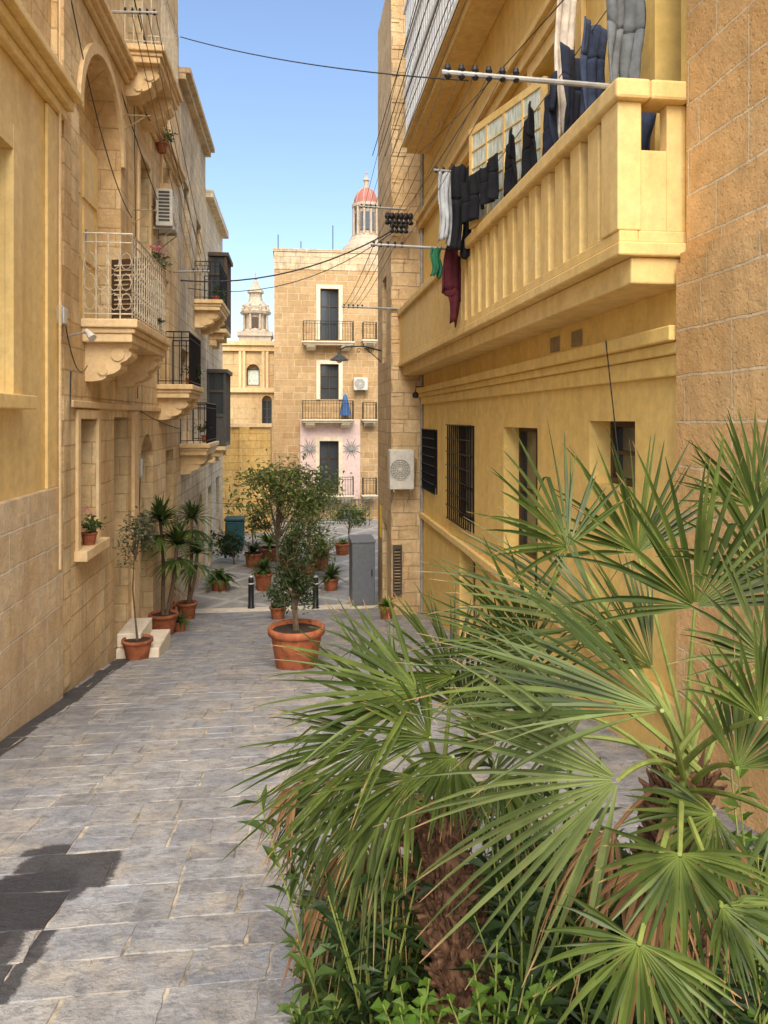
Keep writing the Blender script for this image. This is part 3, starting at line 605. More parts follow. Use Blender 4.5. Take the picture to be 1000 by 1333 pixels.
# ---------------- clotheslines ----------------
def pole(label,Y,Xa,Xb,z,grp,n=5,r=.02,bs=1.0,name='drying_pole'):
    t=thing(name,label,'pole',(Xb,Y,z),grp); m=MB(); m.path([(Xa,Y,z+.03),(Xb,Y,z)],r,8); m.build('bar',M['pole'],t)
    sg=1 if Xb>Xa else -1
    for k in range(n):
        x=Xa+sg*(.04+k*.09); m=MB(); m.lathe((x,Y,z+.03),[(.012*bs,-.03*bs),(.02*bs,-.02*bs),(.010*bs,0),(.02*bs,.02*bs),(.012*bs,.045*bs)],8); m.build('pulley',M['iron'],t)
    return t
pg='poles holding the washing lines'
pole('long grey drying pole at the near corner of the yellow balcony',4.6,.93,2.12,2.19,pg,6,.018,1.2)
pole('grey drying pole sticking out midway along the yellow balcony, above the green cloth',9.17,.94,2.1,2.17,pg,5,.02,1)
pole('drying pole on the far end of the yellow balcony',14.3,.9,2.1,2.17,pg)
pole('short drying pole beside the open window leaf',8.7,1.65,2.3,2.98,pg,3)
pole('upper far drying pole against the corner house',13.8,1.2,2.05,4.0,pg)
pole('drying pole across the top left facade',9.6,-1.75,-2.45,5.15,pg)
pole('drying pole on the left facade above the black balcony',14.8,-1.7,-2.4,2.9,pg,4)
p=P3(502,288,14.1); pole('short rack crowded with black insulators on the corner house near the dome',p.y,p.x,p.x+.55,p.z,None,6,.015,3.0,'insulator_rack')
p=P3(508,300,14.1); pole('lower short rack of black insulators on the corner house near the dome',p.y,p.x,p.x+.45,p.z,None,4,.012,2.6,'insulator_rack')
def wire(label,a,b,sag=.05,r=.004,mat='wirel',grp='washing lines'):
    a=Vector(a); b=Vector(b); m=MB(); n=12; m.path([a.lerp(b,k/n)-Vector((0,0,sag*4*(k/n)*(1-k/n))) for k in range(n+1)],r,4)
    return tag(m.build('wire',M[mat]),label,'wire',grp)
for k in range(5):
    wire('washing line between the near and middle poles of the yellow balcony',(.97+.09*k,4.6,2.23),(.98+.09*k,9.17,2.2),.06,.0035)
for k in range(4):
    wire('washing line between the middle and far poles of the yellow balcony',(.98+.09*k,9.17,2.2),(.94+.09*k,14.3,2.2),.06,.005,grp='far washing lines')
for k in range(5):
    wire('washing line running up from the near pole past the louvred balcony',(1.3+.1*k,13.8,4.05),(1.1+.14*k,2.5,4.3),.05,.004,grp='upper washing lines')
for k in range(4):
    wire('washing line along the upper left facade',(-1.78-.1*k,9.6,5.2),(-1.73-.1*k,14.8,2.95),.05,.006,grp='left washing lines')
for k in range(5):
    wire('washing line along the lower side of the louvred balcony',(1.45+.12*k,13.8,5.0),(1.45+.12*k,4.0,5.0),.03,.007,'wire',grp='lines below the louvred balcony')
wire('dark cable strung across the sky between the houses',P3(235,48,14),P3(610,105,9),.12,.009,'wire',None)
wire('dark cable swooping from the left facade to the corner house',P3(235,365,13.5),P3(520,295,14.2),.35,.014,'wire',None)
wire('second dark cable over the street above the lamp',P3(245,375,14),P3(515,300,14.0),.45,.008,'wire',None)
wire('cable slanting down beside the left roofline',P3(170,-20,9.5),P3(262,330,18),.1,.009,'wire',None)
wire('thin cable along the top of the left facade',P3(120,-10,9),P3(205,260,12),.1,.008,'wire',None)
wire('loose cable looping down the stone between the painted house and the arch',(-2.37,7.95,4.6),(-2.35,10.9,2.9),.35,.007,'wire',None)
wire('cable clipped along the left facade below the black balcony',(-2.36,10.9,.2),(-2.36,15.3,-.2),.05,.008,'wire',None)
wire('cable hanging in a loop from the junction box to the ornate balcony',(-2.33,7.75,1.0),(-2.34,8.6,.6),.25,.006,'wire',None)
wire('cable running down the facade between the arch and the air conditioner',(-2.36,11.1,4.7),(-2.36,11.35,.3),.0,.007,'wire',None)
wire('cable stretched from the air conditioner down to the black balcony',(-2.3,12.7,3.2),(-2.33,13.2,1.0),.1,.007,'wire',None)
wire('cable stretched from the louvred balcony to the near right wall',P3(545,200,13.5),P3(760,-30,4.6),.05,.006,'wire',None)
wire('cable dropping from the near drying pole to the corner house',P3(640,100,5.5),P3(515,290,14),.05,.005,'wire',None)
wire('thin dark cable dangling on the yellow wall between the vents and cornice',(2.36,5.35,.6),(2.44,5.3,-.3),.0,.005,'wire',None)
wire('washing line that carries the dark clothes above the balustrade',(2.14,4.3,2.86),(2.14,9.1,2.74),.04,.005,'wirel',None)

def garment(name,label,cat,A_,dirv_,w,h,panels,mat,seed=1,amp=.05,grp=None):
    A_=Vector(A_); e=Vector(dirv_).normalized(); n=e.cross(Vector((0,0,1))).normalized(); rr_=random.Random(seed); ph=rr_.uniform(0,6); m=MB()
    for (v0,v1,l0,l1,r0,r1) in panels:
        nr=max(3,int((v1-v0)*18)); nc=14; ids=[]
        for i in range(nr+1):
            v=v0+(v1-v0)*i/nr; t=i/nr; l=l0+(l1-l0)*t; r=r0+(r1-r0)*t; row=[]
            for j in range(nc+1):
                uu=l+(r-l)*j/nc
                d=amp*(.5+.7*v)*(math.sin(uu*9+ph+v*1.5)+.7*math.sin(uu*21+v*4+ph*2)); sagz=.02*abs(math.sin(uu*math.pi*2))+.01*math.sin(uu*14+ph)
                p=A_+e*(uu*w*(1-.08*v)+.015*math.sin(v*7+ph))+n*d-Vector((0,0,v*h*(1+.05*math.sin(uu*5+ph))+sagz)); row.append(m.av(p))
            ids.append(row)
        for i in range(nr):
            for j in range(nc): m.f.append([ids[i][j],ids[i][j+1],ids[i+1][j+1],ids[i+1][j]])
    o=m.build(name,M[mat],None,True,origin=A_); s=o.modifiers.new('s','SOLIDIFY'); s.thickness=.015
    tag(o,label,cat,grp); return o
TR=[(0,.4,0,-.02,1,1.02),(.4,1,-.02,.0,.5,.46),(.4,1,.5,.53,1.02,1.0)]
SH=[(0,.5,0,-.03,1,1.03),(.5,1,.08,.06,.92,.94)]
TSH=[(0,.12,.3,.2,.7,.8),(.12,.6,.2,-.05,.8,1.05),(.6,.68,-.05,.25,1.05,.8),(.68,1.0,.25,.35,.8,.7)]
RC=[(0,1,0,.04,1,.95)]
g='clothes on the washing line'
E=(.2,1,0)
garment('trousers','grey jeans hanging nearest the brown door','trousers',(2.08,4.7,2.98),(.95,.3,0),.30,.80,TR,'greyc',2,.03,g)
garment('trousers','blue denim trousers hanging beside the grey jeans','trousers',(2.02,5.0,2.88),(.8,.55,0),.34,.66,TR,'jean',3,.03,g)
garment('trousers','second pair of dark denim trousers past the blue ones','trousers',(2.02,5.35,2.86),(.7,.7,0),.38,.62,TR,'navy',23,.03,g)
garment('shawl','cream cloth hanging near the top of the balcony','cloth',(2.1,5.75,3.6),(.9,.4,0),.24,1.25,RC,'crm',4,.04,g)
garment('shirt','navy shirt hanging over the balustrade past the blue jeans','shirt',(2.08,5.68,2.80),E,.56,.62,SH,'navy',5,.035,g)
garment('shirt','black shirt hanging midway along the balustrade','shirt',(2.06,6.22,2.78),E,.56,.6,SH,'blk',6,.035,g)
garment('shirt','dark grey shirt hanging between the two black shirts','shirt',(2.05,6.76,2.76),E,.52,.55,SH,'blk',26,.035,g)
garment('shorts','black shorts hanging in front of the open window leaf','shorts',(2.04,7.28,2.74),(-.05,1,0),.5,.45,TR,'blk',7,.035,g)
garment('shirt','small black top hanging by the far edge of the open window leaf','shirt',(1.98,7.8,2.74),(-.1,1,0),.5,.5,SH,'blk',8,.035,g)
garment('towel','pale grey towel hanging at the far side of the open window leaf','towel',(1.72,8.7,3.0),(1,.1,0),.18,.85,RC,'lgc',9,.03,g)
garment('trousers','long black trousers hanging next to the pale grey towel','trousers',(1.84,8.5,3.02),(1,.1,0),.24,1.05,TR,'blk',10,.03,g)
garment('shirt','maroon top hanging below the middle drying pole','shirt',(1.80,8.9,2.25),(1,.1,0),.31,1.1,TSH,'mar',11,.03,g)
garment('sock','green cloth hanging from the middle drying pole','cloth',(1.70,9.1,2.17),(1,0,0),.14,.36,RC,'grn',12,.02,g)
garment('towel','blue cloth visible through the near end of the balustrade','cloth',(2.2,4.75,2.14),(1,.2,0),.28,.5,RC,'jean',13,.02,g)

# ---------------- vegetation helpers ----------------
def leaf(m,p,d,L,asp,rnd,droop=.15):
    if d.length<.01: d=Vector((0,0,1))
    d=d.normalized(); s=d.cross(Vector((rnd.gauss(0,.4),rnd.gauss(0,.4),1)))
    if s.length<.05: s=Vector((1,0,0))
    s.normalize(); w=L*asp*.5; n=s.cross(d)
    a=m.av(p,0); b=m.av(p+d*L*.45+s*w+n*w*.3,.5); c=m.av(p+d*L*.5-n*w*.1-Vector((0,0,L*droop*.3)),.5); e=m.av(p+d*L*.45-s*w+n*w*.3,.5); t=m.av(p+d*L-Vector((0,0,L*droop)),1)
    m.f+= [[a,b,c],[a,c,e],[b,t,c],[c,t,e]]
def leaves(m,c,rad,n,size,rnd,clump=6,asp=.45):
    cl=[]
    for k in range(clump):
        while True:
            v=Vector((rnd.uniform(-1,1),rnd.uniform(-1,1),rnd.uniform(-1,1)))
            if v.length<1: break
        cl.append((Vector((v.x*rad[0],v.y*rad[1],v.z*rad[2]))*.9+Vector(c),rnd.uniform(.22,.42)))
    for k in range(n):
        cc,rs=cl[k%clump]; v=Vector((rnd.gauss(0,.5),rnd.gauss(0,.5),rnd.gauss(0,.45)))
        p=cc+Vector((v.x*rad[0],v.y*rad[1],v.z*rad[2]))*rs*1.4
        leaf(m,p,Vector((rnd.gauss(0,1),rnd.gauss(0,1),rnd.gauss(.2,.7))),size*rnd.uniform(.6,1.3),asp,rnd)
    return cl
def pot(par,c,r,h,mat='terra'):
    m=MB(); m.lathe(c,[(r*.68,0),(r*.72,.01),(r*.92,h*.8),(r*.93,h*.82),(r*1.02,h*.83),(r*1.03,h*.98),(r*1.0,h),(r*.92,h),(r*.9,h*.9)],28); m.build('pot',M[mat],par,True)
    m=MB(); m.lathe((c[0],c[1],c[2]),[(.01,h*.92),(r*.9,h*.9)],20); m.build('soil',M['soil'],par)
def small_tree(name,label,base,h,crown,mat,n,size,potr=0,poth=0,stem=.03,grp=None,seed=1,clump=10,cat='potted tree',lean=0,asp=.45,bare=.3):
    rnd=random.Random(seed); t=thing(name,label,cat,base,grp); b=Vector(base)
    if potr: pot(t,b,potr,poth)
    z=b+Vector((0,0,poth*.85))
    cc=Vector((b.x+lean,b.y,b.z+h-crown[2]*.9)); lm=MB(); cl=leaves(lm,cc,crown,n,size,rnd,clump,asp)
    m=MB(); mid=z.lerp(cc,.5)+Vector((rnd.uniform(-.04,.04),rnd.uniform(-.04,.04),0)); m.path([z,mid,cc],stem,7,stem*.55)
    for c,_ in cl:
        st=z.lerp(cc,rnd.uniform(bare,.95)); m.path([st,st.lerp(c,.5)+Vector((0,0,.05)),c],stem*.4,5,stem*.12)
        for k in range(3):
            e=c+Vector((rnd.gauss(0,.3)*crown[0],rnd.gauss(0,.3)*crown[1],rnd.gauss(.1,.3)*crown[2])); m.path([c,e],stem*.15,4,stem*.05)
    m.build('trunk',M['bark'],t); lm.build('crown',M[mat],t); return t
def rosette(m,c,n,L,w,rnd,up=.5,droop=.5,hs=1):
    for k in range(n):
        an=rnd.uniform(0,6.28); el=rnd.uniform(-.1,1.4)*up+.1; d=Vector((math.cos(an)*math.cos(el),math.sin(an)*math.cos(el),math.sin(el)*hs)); s=d.cross(Vector((0,0,1))).normalized()
        l=L*rnd.uniform(.75,1.1); pr=[]
        for j in range(6):
            t=j/5; p=Vector(c)+d*l*t-Vector((0,0,droop*l*t*t)); ww=w*(1-t**2)*(.6+.8*min(t*3,1))*.5+.001
            pr.append((m.av(p-s*ww,t),m.av(p+s*ww,t)))
        for j in range(5): m.f.append([pr[j][0],pr[j][1],pr[j+1][1],pr[j+1][0]])
def spiky(name,label,base,r,h,ph,n,L,w,mat,seed,grp=None,cat='potted plant',up=.8,droop=.35,stems=None):
    rnd=random.Random(seed); t=thing(name,label,cat,base,grp); b=Vector(base)
    if r: pot(t,b,r,ph)
    m=MB()
    if stems:
        s=MB()
        for (dx,dz) in stems:
            p0=b+Vector((dx*.2,0,ph*.8)); p1=b+Vector((dx,0,dz)); s.path([p0,p0.lerp(p1,.5)+Vector((.03,0,0)),p1],.035,7,.03); rosette(m,p1,n,L,w,rnd,up,droop); rosette(m,p1-Vector((0,0,.25)),n//3,L*.9,w,rnd,.1,droop*1.8)
        s.build('stem',M['bark'],t)
    else: rosette(m,b+Vector((0,0,h)),n,L,w,rnd,up,droop)
    m.build('leaves',M[mat],t); return t

p=G(386,868); small_tree('potted_tree','dark bushy shrub tree in a wide terracotta pot in the middle of the street',p,1.66,(.29,.29,.50),'lfd',2000,.06,.34,.5,.04,seed=4,clump=22,bare=.2)
p=G(362,752); small_tree('plaza_tree','wide light green leafy tree on the plaza beyond the dark potted tree',p,2.95,(1.3,1.0,.75),'lfl',2600,.15,0,0,.05,seed=5,clump=28,cat='tree')
p=G(402,758); small_tree('plaza_tree','mid green bush on the plaza behind the dark potted tree',p,2.2,(.75,.7,.8),'lfl',1200,.12,0,0,.04,seed=15,clump=12,cat='tree')
p=G(159,858,.2); small_tree('potted_tree','thin grey leaved olive-like tree in a round terracotta pot at the left wall',p,1.98,(.24,.24,.38),'lfg',620,.07,.2,.27,.016,seed=6,clump=9,bare=.75,lean=-.03)
p=G(141,852,.12); t_=thing('weed_clump','low green weeds against the wall beside the thin tree pot','plant',p); m=MB(); rosette(m,p,40,.34,.02,random.Random(2),.9,.4); m.build('leaves',M['lfm'],t_)
pg2='potted plants along the left wall'
p=G(209,826,.05); spiky('yucca','tall yucca with two spiky heads in a terracotta pot by the left wall',p,.24,.5,.36,90,.66,.045,'lfm',7,pg2,'yucca',1.0,.35,stems=[(-.05,1.9),(.22,1.5)])
p=G(240,806,.05); spiky('yucca','second spiky yucca in a pot just beyond the first',p,.2,.4,.34,80,.66,.045,'lfm',8,pg2,'yucca',1.0,.45,stems=[(.1,2.0),(.2,1.3)])
p=G(207,808,.15); spiky('dry_shrub','brownish drooping shrub behind the first yucca pot',p,.18,.5,.34,70,.5,.03,'dead',18,None,'shrub',1.2,.5,stems=[(.0,.9)])
p=G(234,822); spiky('potted_plant','low green plant in a small pot at the foot of the yuccas',p,.12,.2,.18,40,.3,.03,'lfm',9,pg2)
pz='potted plants on the plaza'
p=G(286,768); spiky('potted_plant','broad leaved plant in a terracotta pot left of the first bollard',p,.23,.3,.26,46,.55,.11,'lfm',10,pz,up=.9,droop=.6)
p=G(343,768); spiky('potted_plant','bright leafy plant in a terracotta pot right of the first bollard',p,.22,.5,.42,60,.5,.07,'lfm',11,pz)
p=G(431,768); spiky('potted_plant','spiky green plant in a terracotta pot near the grey cabinet',p,.2,.32,.3,60,.6,.05,'lfm',12,pz,up=1.0,droop=.4)
p=G(400,752); spiky('potted_plant','small plant in a pot behind the second bollard',p,.2,.4,.4,40,.4,.05,'lfm',13,pz)
p=G(418,724); spiky('potted_plant','far low plant in a terracotta pot by the green fence',p,.3,.3,.3,40,.4,.05,'lfb',14,pz)
p=G(350,730); spiky('potted_plant','far leafy plant in a pot beneath the light green tree',p,.3,.5,.4,50,.8,.07,'lfb',16,pz)
p=G(446,722); spiky('potted_plant','far bright plant in a terracotta pot left of the grey cabinet',p,.25,.3,.35,30,.4,.05,'lfb',17,pz)
p=G(330,738); spiky('potted_plant','dark strappy plant in a pot between the teal bin and the light green tree',p,.25,.4,.4,50,.6,.06,'lfd',31,pz)
p=G(376,742); spiky('potted_plant','dense green plant in a pot directly behind the dark shrub tree',p,.28,.5,.45,60,.7,.07,'lfm',32,pz)
p=G(418,742); spiky('potted_plant','leafy plant in a terracotta pot between the second bollard and the fence',p,.24,.45,.4,60,.6,.06,'lfm',33,pz)
p=G(503,806); spiky('potted_plant','reddish small pot with green plant at the foot of the corner house',p,.14,.25,.26,40,.3,.04,'lfb',19)
small_tree('shrub','low green shrub just behind the wide terracotta pot',G(362,806),.75,(.30,.28,.28),'lfm',600,.08,.16,.25,.015,seed=22,clump=7,cat='shrub')
for i,(px,py,ht,mt,lb) in enumerate(((305,735,1.0,'lfd','dark bush by the teal bin at the left of the plaza'),(330,712,1.4,'lfm','tall green bush at the back left of the plaza'),(455,708,1.3,'lfl','yellow green bush by the far fence'),(390,704,1.4,'lfl','green bush at the back middle of the plaza'))):
    small_tree('bush',lb,G(px,py),ht,(.7,.5,.5),mt,700,.13,0,0,.03,seed=40+i,clump=9,cat='bush')
def bollard(base,label):
    t=thing('bollard',label,'bollard',base,'black bollards at the plaza edge')
    m=MB(); m.lathe(base,[(.085,0),(.085,.03),(.065,.05),(.06,.55),(.06,.64),(.045,.70),(.02,.72)],16); m.build('post',M['black'],t,True)
    m=MB(); m.lathe((base[0],base[1],base[2]+.55),[(.060,0),(.0625,.003),(.0625,.028),(.060,.03)],16); m.build('white_band',M['acw'],t)
    m=MB(); m.lathe((base[0],base[1],base[2]+.705),[(.045,0),(.03,.02),(.012,.03)],12); m.build('cap',M['acw'],t)
    return t
bollard(G(327,793),'black bollard standing clear in the middle of the street')
bollard(G(411,793),'black bollard behind the wide terracotta pot')
p=G(306,716); t_=thing('wheelie_bin','dark teal wheeled bin at the left of the plaza','bin',p)
m=MB(); m.bx(p.x-.28,p.x+.28,p.y-.3,p.y+.3,p.z+.08,p.z+.95); m.build('body',M['teal'],t_,bevel=.04); m=MB(); m.bx(p.x-.31,p.x+.31,p.y-.34,p.y+.33,p.z+.953,p.z+1.05); m.build('lid',M['teal'],t_,bevel=.03)
for sx in (-.22,.22): m=MB(); m.path([(p.x+sx-.03,p.y-.25,p.z+.09),(p.x+sx+.03,p.y-.25,p.z+.09)],.09,12); m.build('wheel',M['black'],t_)
p=G(474,792); t_=thing('utility_cabinet','tall grey metal utility cabinet against the corner house','cabinet',p)
cx,cy,cz=p.x+.02,p.y,p.z
m=MB(); m.bx(cx-.28,cx+.22,cy,cy+.9,cz+.06,cz+1.42); m.build('body',M['steel'],t_,bevel=.015)
m=MB(); m.bx(cx-.30,cx+.24,cy-.02,cy+.92,cz+1.423,cz+1.47); m.build('lid',M['steel'],t_,bevel=.01)
m=MB(); m.bx(cx-.26,cx+.20,cy-.012,cy-.002,cz+.12,cz+1.36); m.build('door',M['steel'],t_,bevel=.004)
m=MB(); m.path([(cx+.15,cy-.03,cz+.7),(cx+.15,cy-.03,cz+.85)],.012,6); m.build('handle',M['black'],t_)
m=MB(); m.bx(cx-.30,cx+.24,cy-.02,cy+.9,cz-.02,cz+.058); m.build('plinth',M['step'],t_)
t_=thing('iron_fence','green black iron fence at the far side of the plaza','fence',(1,28.8,ZP)); m=MB()
for k in range(26): x=-.6+k*.14; m.path([(x,28.8,ZP),(x,28.8,ZP+1.0)],.014,4)
m.path([(-.6,28.8,ZP+.95),(3,28.8,ZP+.95)],.02,5); m.path([(-.6,28.8,ZP+.15),(3,28.8,ZP+.15)],.02,5); m.build('railing',M['woodg'],t_)
t_=thing('doorstep','pale stone doorsteps at the left wall between the thin tree and the first yucca','steps',(-2.2,10.6,gz(10.6)))
m=MB(); m.bx(-2.395,-1.83,10.15,11.05,gz(11.05)-.1,gz(10.15)+.13); m.build('step',M['step'],t_,bevel=.015); m=MB(); m.bx(-2.395,-2.08,10.2,11.0,gz(10.15)+.133,gz(10.15)+.32); m.build('step',M['step'],t_,bevel=.015)
def windowpot(c,label,mat='lfm',fl=True,r=.09,seed=1):
    t=thing('flower_pot',label,'flower pot',c); pot(t,Vector(c),r,r*1.6); rnd=random.Random(seed); m=MB(); leaves(m,(c[0],c[1],c[2]+r*2.6),(r*1.8,r*1.8,r*1.6),130,r*.7,rnd,5,.6); m.build('leaves',M[mat],t)
    if fl: m=MB(); leaves(m,(c[0],c[1],c[2]+r*3.2),(r*1.6,r*1.6,r*1.2),24,r*.5,rnd,5,.9); m.build('flowers',M['flower'],t)
windowpot((-2.36,8.75,-1.45),'pink flower pot on the low left window sill',seed=2)
windowpot((-1.95,10.5,1.95),'flower pot hanging at the far corner of the ornate balcony','lfg',True,.11,3)
windowpot((-1.95,10.2,1.14),'green pot plant on the ornate balcony floor','lfd',False,.1,4)
windowpot((-2.3,13.0,4.6),'small terracotta pot high on the left facade','lfm',False,.1,5)
windowpot((-1.95,14.0,.6),'pot plant on the black balcony','lfd',False,.1,6)
windowpot((-1.95,16.3,-.52),'pot plant on the lower black balcony','lfm',True,.1,7)
windowpot((-1.95,18.5,2.84),'pot plant on the high far balcony','lfm',False,.12,8)

# ---------------- foreground bed ----------------
m=MB()
m.quad((.02,1.0,gz(1.0)+.03),(2.39,1.0,gz(1.0)+.03),(2.39,3.25,gz(3.25)+.03),(.02,3.25,gz(3.25)+.03)); structure(m.build('planting_bed_soil',M['soil']))
def frond(par,hub,tip,half,n=28,crown=None,twist=0,droop=.12,mat='fan',cup=.2,seed=0):
    rnd=random.Random(seed); Hh=Vector(hub); D=Vector(tip)-Hh; R=D.length; D.normalize()
    N=(Vector((0,-1,.75))).normalized(); N=N-D*N.dot(D)
    if N.length<.1: N=Vector((1,0,0))
    N.normalize(); N=Matrix.Rotation(math.radians(twist+rnd.gauss(0,8)),3,D)@N; Sd=D.cross(N); half=math.radians(half); m=MB(); step=half/(n-1)
    T=[.03,.15,.28,.4,.55,.7,.85,1.0]
    for i in range(n):
        f=-1+2*i/(n-1); ang=f*half+rnd.gauss(0,.28)*step*2; Li=R*(1-.22*f*f)*rnd.uniform(.84,1.08)
        dr=(D*math.cos(ang)+Sd*math.sin(ang)+N*(cup*abs(math.sin(ang*.6))+rnd.gauss(0,.055))).normalized(); pp=N.cross(dr).normalized(); rows=[]
        dd=droop*rnd.uniform(.3,2.4); wm=min(.0135,max(.006,R*.30*math.tan(step)))*rnd.uniform(.8,1.15); tw=rnd.gauss(0,.5); bend=rnd.gauss(0,.06)
        brk=rnd.random()<.05
        for t in T:
            if t<=.28: w=max(.0015,Li*t*math.tan(step)*1.05); w=min(w,wm)
            else: w=wm*(1-max(0,(t-.32)/.68)**1.5)+.0006
            c=Hh+dr*Li*t-Vector((0,0,1))*dd*Li*max(0,t-.25)**2.2*1.6+pp*bend*Li*t*t
            if brk and t>.6: c-=Vector((0,0,1))*(t-.6)*Li*.8+dr*(t-.6)*Li*.5
            ppt=(pp*math.cos(tw*t)+N*math.sin(tw*t)).normalized()
            rows.append((m.av(c-ppt*w+N*w*.4,t),m.av(c-N*w*.4,t),m.av(c+ppt*w+N*w*.4,t)))
        for a,b in zip(rows,rows[1:]): m.f.append([a[0],a[1],b[1],b[0]]); m.f.append([a[1],a[2],b[2],b[1]])
    o=m.build('dead_frond' if mat=='dead' else 'frond',M[mat],par)
    if crown is not None:
        c=Vector(crown); mid=c.lerp(Hh,.5)+Vector((0,0,.05)); pm=MB(); k=8
        pm.path([(c*(1-t)*(1-t)+mid*2*t*(1-t)+Hh*t*t) for t in [j/k for j in range(k+1)]],.009,6,.0045); pm.build('petiole',M['dead' if mat=='dead' else 'petiole'],o)
    return o
def palm(label,crown,base,r,fr,dead,seed):
    rnd=random.Random(seed); t=thing('fan_palm',label,'palm',base); c=Vector(crown); b=Vector(base); m=MB(); n=9
    pts=[b.lerp(c,k/n)+Vector((.03*math.sin(k*.7),0,0)) for k in range(n+1)]
    m.path(pts,r*1.05,14,r*.8)
    L=(c-b).length
    for k in range(int(L*1800)):
        z=rnd.random(); an=rnd.uniform(0,6.283); rz=r*(1.05-.25*z); p=b.lerp(c,z)+Vector((.03*math.sin(z*n*.7),0,0))+Vector((math.cos(an),math.sin(an),0))*rz*.95; d=Vector((math.cos(an),math.sin(an),rnd.uniform(-.2,2.2))).normalized(); s=d.cross(Vector((0,0,1))).normalized()*rnd.uniform(.002,.012); l=rnd.uniform(.02,.065)
        a0=m.av(p-s); a1=m.av(p+s); a2=m.av(p+d*l+s*.3+Vector((0,0,.01))); a3=m.av(p+d*l-s*.3); a4=m.av(p+d*l*.6-Vector((0,0,.015)))
        m.f+=[[a0,a1,a2,a3],[a0,a4,a3],[a1,a4,a2]]
    m.build('trunk',M['ptrunk'],t)
    for k,(hx,hy,hd,tx,ty,td,half,tw,dr) in enumerate(fr): frond(t,P3(hx,hy,hd),P3(tx,ty,td),half,crown=c+Vector((rnd.uniform(-.05,.05),rnd.uniform(-.05,.05),rnd.uniform(-.08,.05))),twist=tw,droop=dr,seed=seed*50+k,n=rnd.choice((25,28,30)),mat='fan2' if k%5==3 else 'fan')
    for k,(hx,hy,hd,tx,ty,td,half) in enumerate(dead): frond(t,P3(hx,hy,hd),P3(tx,ty,td),half,n=14,crown=c,twist=rnd.uniform(-40,40),droop=.5,mat='dead',seed=seed*70+k)
    return t
frB=[(905,790,1.95,900,545,1.9,88,0,.05),(1010,760,2.1,985,505,2.1,80,10,.05),(862,925,1.5,560,790,1.75,46,15,.08),(805,1015,1.45,505,1085,1.5,58,0,.1),
(885,1112,1.35,900,1290,1.25,100,0,.1),(832,1228,1.25,800,1400,1.2,105,0,.1),(990,935,1.5,1060,780,1.5,85,0,.08),(740,712,2.4,640,575,2.35,100,0,.05),
(790,820,2.2,560,700,2.3,50,20,.08),(1010,1060,1.45,1100,1180,1.4,80,0,.1),(830,720,2.7,800,545,2.7,78,0,.05),(700,850,2.3,530,750,2.3,55,-20,.1),
(960,1000,1.6,1010,840,1.7,60,0,.1),(760,930,1.9,560,890,1.8,50,20,.1),(940,1180,1.3,1040,1290,1.2,70,0,.1),(980,660,2.4,960,520,2.4,78,0,.05),
(850,870,2.1,740,720,2.1,50,10,.05),(930,1060,1.6,850,1150,1.5,80,0,.15),(1000,860,1.9,950,700,1.9,70,-10,.05),(720,960,2.0,640,860,2.1,60,0,.08)]
palm('big green fan palm with stiff fans filling the right foreground',P3(890,1010,1.95),G(885,1440),.07,frB,[(850,1120,1.8,800,1250,1.8,60),(930,1090,1.8,960,1220,1.8,60),(800,1080,1.9,720,1180,1.9,50),(860,1160,1.7,840,1300,1.7,40)],1)
frA=[(545,900,2.1,330,880,2.1,68,0,.1),(495,965,2.15,305,1075,2.1,50,0,.1),(590,880,2.3,510,770,2.3,78,0,.05),(500,1040,2.1,380,1180,2.1,44,0,.3),
(660,900,2.3,720,770,2.4,68,0,.05),(520,930,2.3,400,800,2.3,55,10,.1),(540,1010,2.0,430,1110,1.95,48,10,.2),(610,930,2.4,620,790,2.5,72,0,.05),(450,1010,2.3,340,1120,2.3,42,10,.3),(640,980,2.2,590,900,2.2,60,0,.2),
(590,985,1.95,550,1070,1.9,70,0,.2),(650,1010,1.95,690,1100,1.9,70,0,.2),(560,960,2.05,470,900,2.0,60,0,.1)]
palm('lower fan palm left of the big one, leaning over the pavement with a shaggy trunk',P3(578,1050,2.3),G(612,1400),.085,frA,[(470,1080,2.2,430,1230,2.2,35),(520,1090,2.2,480,1200,2.2,40),(660,1070,2.3,700,1150,2.3,40),(390,1020,2.3,350,1090,2.3,30),(450,1120,2.2,420,1290,2.2,30)],2)

def herb(px,py,d,h,label,mat='lfd',ns=7,nl=16,L=.11,asp=.22,seed=1,grp='leafy plants under the palms',spread=.35):
    base=P3(px,py,d); base.z=gz(base.y)+.02; t=thing('leafy_plant',label,'plant',base,grp); rnd=random.Random(seed); s=MB(); m=MB()
    for k in range(ns):
        an=rnd.uniform(0,6.28); sp=rnd.uniform(.05,spread)*h; tp=base+Vector((math.cos(an)*sp,math.sin(an)*sp,h*rnd.uniform(.6,1.05))); mid=base.lerp(tp,.5)+Vector((0,0,.04)); s.path([base,mid,tp],.005,5,.002)
        for j in range(nl):
            t_=.2+.8*j/nl; p=(base*(1-t_)*(1-t_)+mid*2*t_*(1-t_)+tp*t_*t_); a2=j*2.4+rnd.random(); leaf(m,p,Vector((math.cos(a2),math.sin(a2),rnd.uniform(.2,1.1))),L*rnd.uniform(.7,1.2),asp,rnd,.25)
    s.build('stem',M['petiole'],t); m.build('leaves',M[mat],t); return t
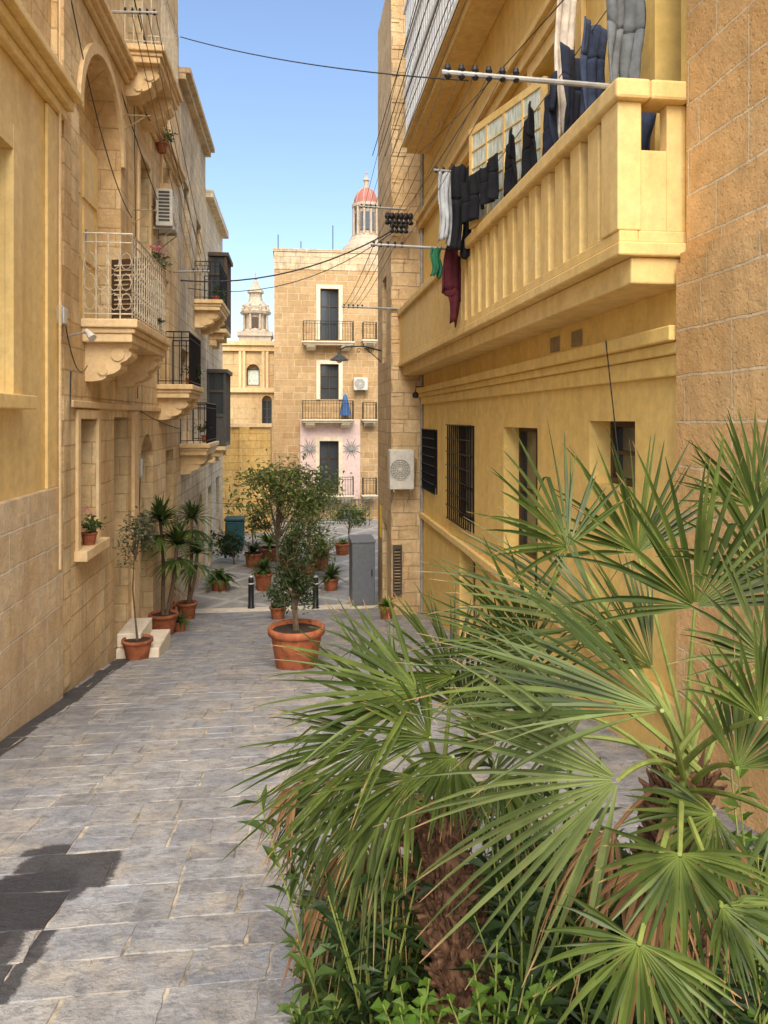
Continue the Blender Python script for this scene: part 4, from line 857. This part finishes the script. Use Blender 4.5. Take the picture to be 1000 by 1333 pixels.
spots=[(430,1330,2.2,.84,'lfm',.12,.2,'leaning narrow leaved plant at the left end of the bed, beneath the drooping fronds'),(405,1340,2.05,.28,'lfm',.06,.4,'short plant at the lower left corner of the bed'),(490,1330,2.1,.64,'lfd',.11,.2,'dark narrow leaved plant left of the shaggy trunk'),
(545,1330,1.95,.36,'lfb',.045,.75,'bright clover like plant in front of the shaggy trunk'),(640,1330,1.9,.48,'lfb',.045,.75,'bright clover like plant right of the shaggy trunk'),(680,1330,2.1,.70,'lfd',.12,.2,'dark willowy plant between the two trunks'),
(730,1330,2.2,.84,'lfm',.13,.2,'taller willowy plant just left of the big palm trunk'),(780,1330,2.0,.5,'lfd',.12,.2,'dark plant under the lowest fan'),(665,1330,2.5,.85,'lfd',.12,.2,'dark plant behind the clover between the trunks'),
(940,1330,1.9,.6,'lfd',.11,.22,'dark leafy plant right of the big palm trunk'),(990,1330,2.1,.95,'lfb',.08,.5,'light green bushy plant at the right edge'),(470,1330,1.8,.3,'lfm',.09,.25,'low plant at the bottom edge left of the clover'),(840,1330,2.3,.6,'lfd',.12,.2,'dark plant behind the big palm trunk'),
(700,1330,2.45,.6,'lfm',.11,.2,'plant right behind the willowy pair'),(525,1330,2.4,.7,'lfm',.11,.2,'narrow leaved plant behind and left of the shaggy trunk')]
for i,(px,py,d,h,mt,L_,asp,lb) in enumerate(spots): herb(px,py,d,h,lb,mt,10,18,L_,asp,60+i)
m=MB(); rnd=random.Random(9)
for k in range(5200):
    x=rnd.uniform(.05,2.3); y=rnd.uniform(1.2,3.2); z=gz(y)+.03+abs(rnd.gauss(0,.08)); leaf(m,Vector((x,y,z)),Vector((rnd.gauss(0,1),rnd.gauss(0,1),rnd.uniform(.2,1.5))),rnd.uniform(.05,.11),.35,rnd)
o=m.build('ground_cover',M['lfd']); tag(o,'low dark ground cover leaves filling the bed under the palms','ground cover'); o['kind']='stuff'

# ---------------- camera, light ----------------
cam=bpy.data.cameras.new('camera'); co=bpy.data.objects.new('camera',cam); C.objects.link(co); co.location=(0,0,0); co.rotation_euler=(math.radians(90),0,-A)
cam.sensor_fit='VERTICAL'; cam.sensor_height=36; cam.sensor_width=27; cam.lens=F/1333*36; cam.shift_y=-(666.5-H)/1333; cam.clip_end=1000; cam.clip_start=.05
bpy.context.scene.camera=co
el=math.radians(47); az=math.radians(182)
sd=Vector((math.sin(az)*math.cos(el),math.cos(az)*math.cos(el),math.sin(el)))
sun=bpy.data.lights.new('sun','SUN'); sun.energy=4.8; sun.angle=math.radians(50); sun.color=(1,.94,.83); so=bpy.data.objects.new('sun',sun); C.objects.link(so); so.rotation_euler=sd.to_track_quat('Z','Y').to_euler()
w=bpy.data.worlds.new('World'); bpy.context.scene.world=w; w.use_nodes=True; nt=w.node_tree; sky=nt.nodes.new('ShaderNodeTexSky'); sky.sky_type='NISHITA'; sky.sun_disc=False; sky.sun_elevation=el; sky.sun_rotation=az; sky.air_density=1.0; sky.dust_density=2.2; sky.ozone_density=1.8
bg=nt.nodes['Background']; nt.links.new(sky.outputs[0],bg.inputs[0]); bg.inputs[1].default_value=.29
v=bpy.context.scene.view_settings; v.view_transform='Standard'; v.look='None'; v.exposure=0
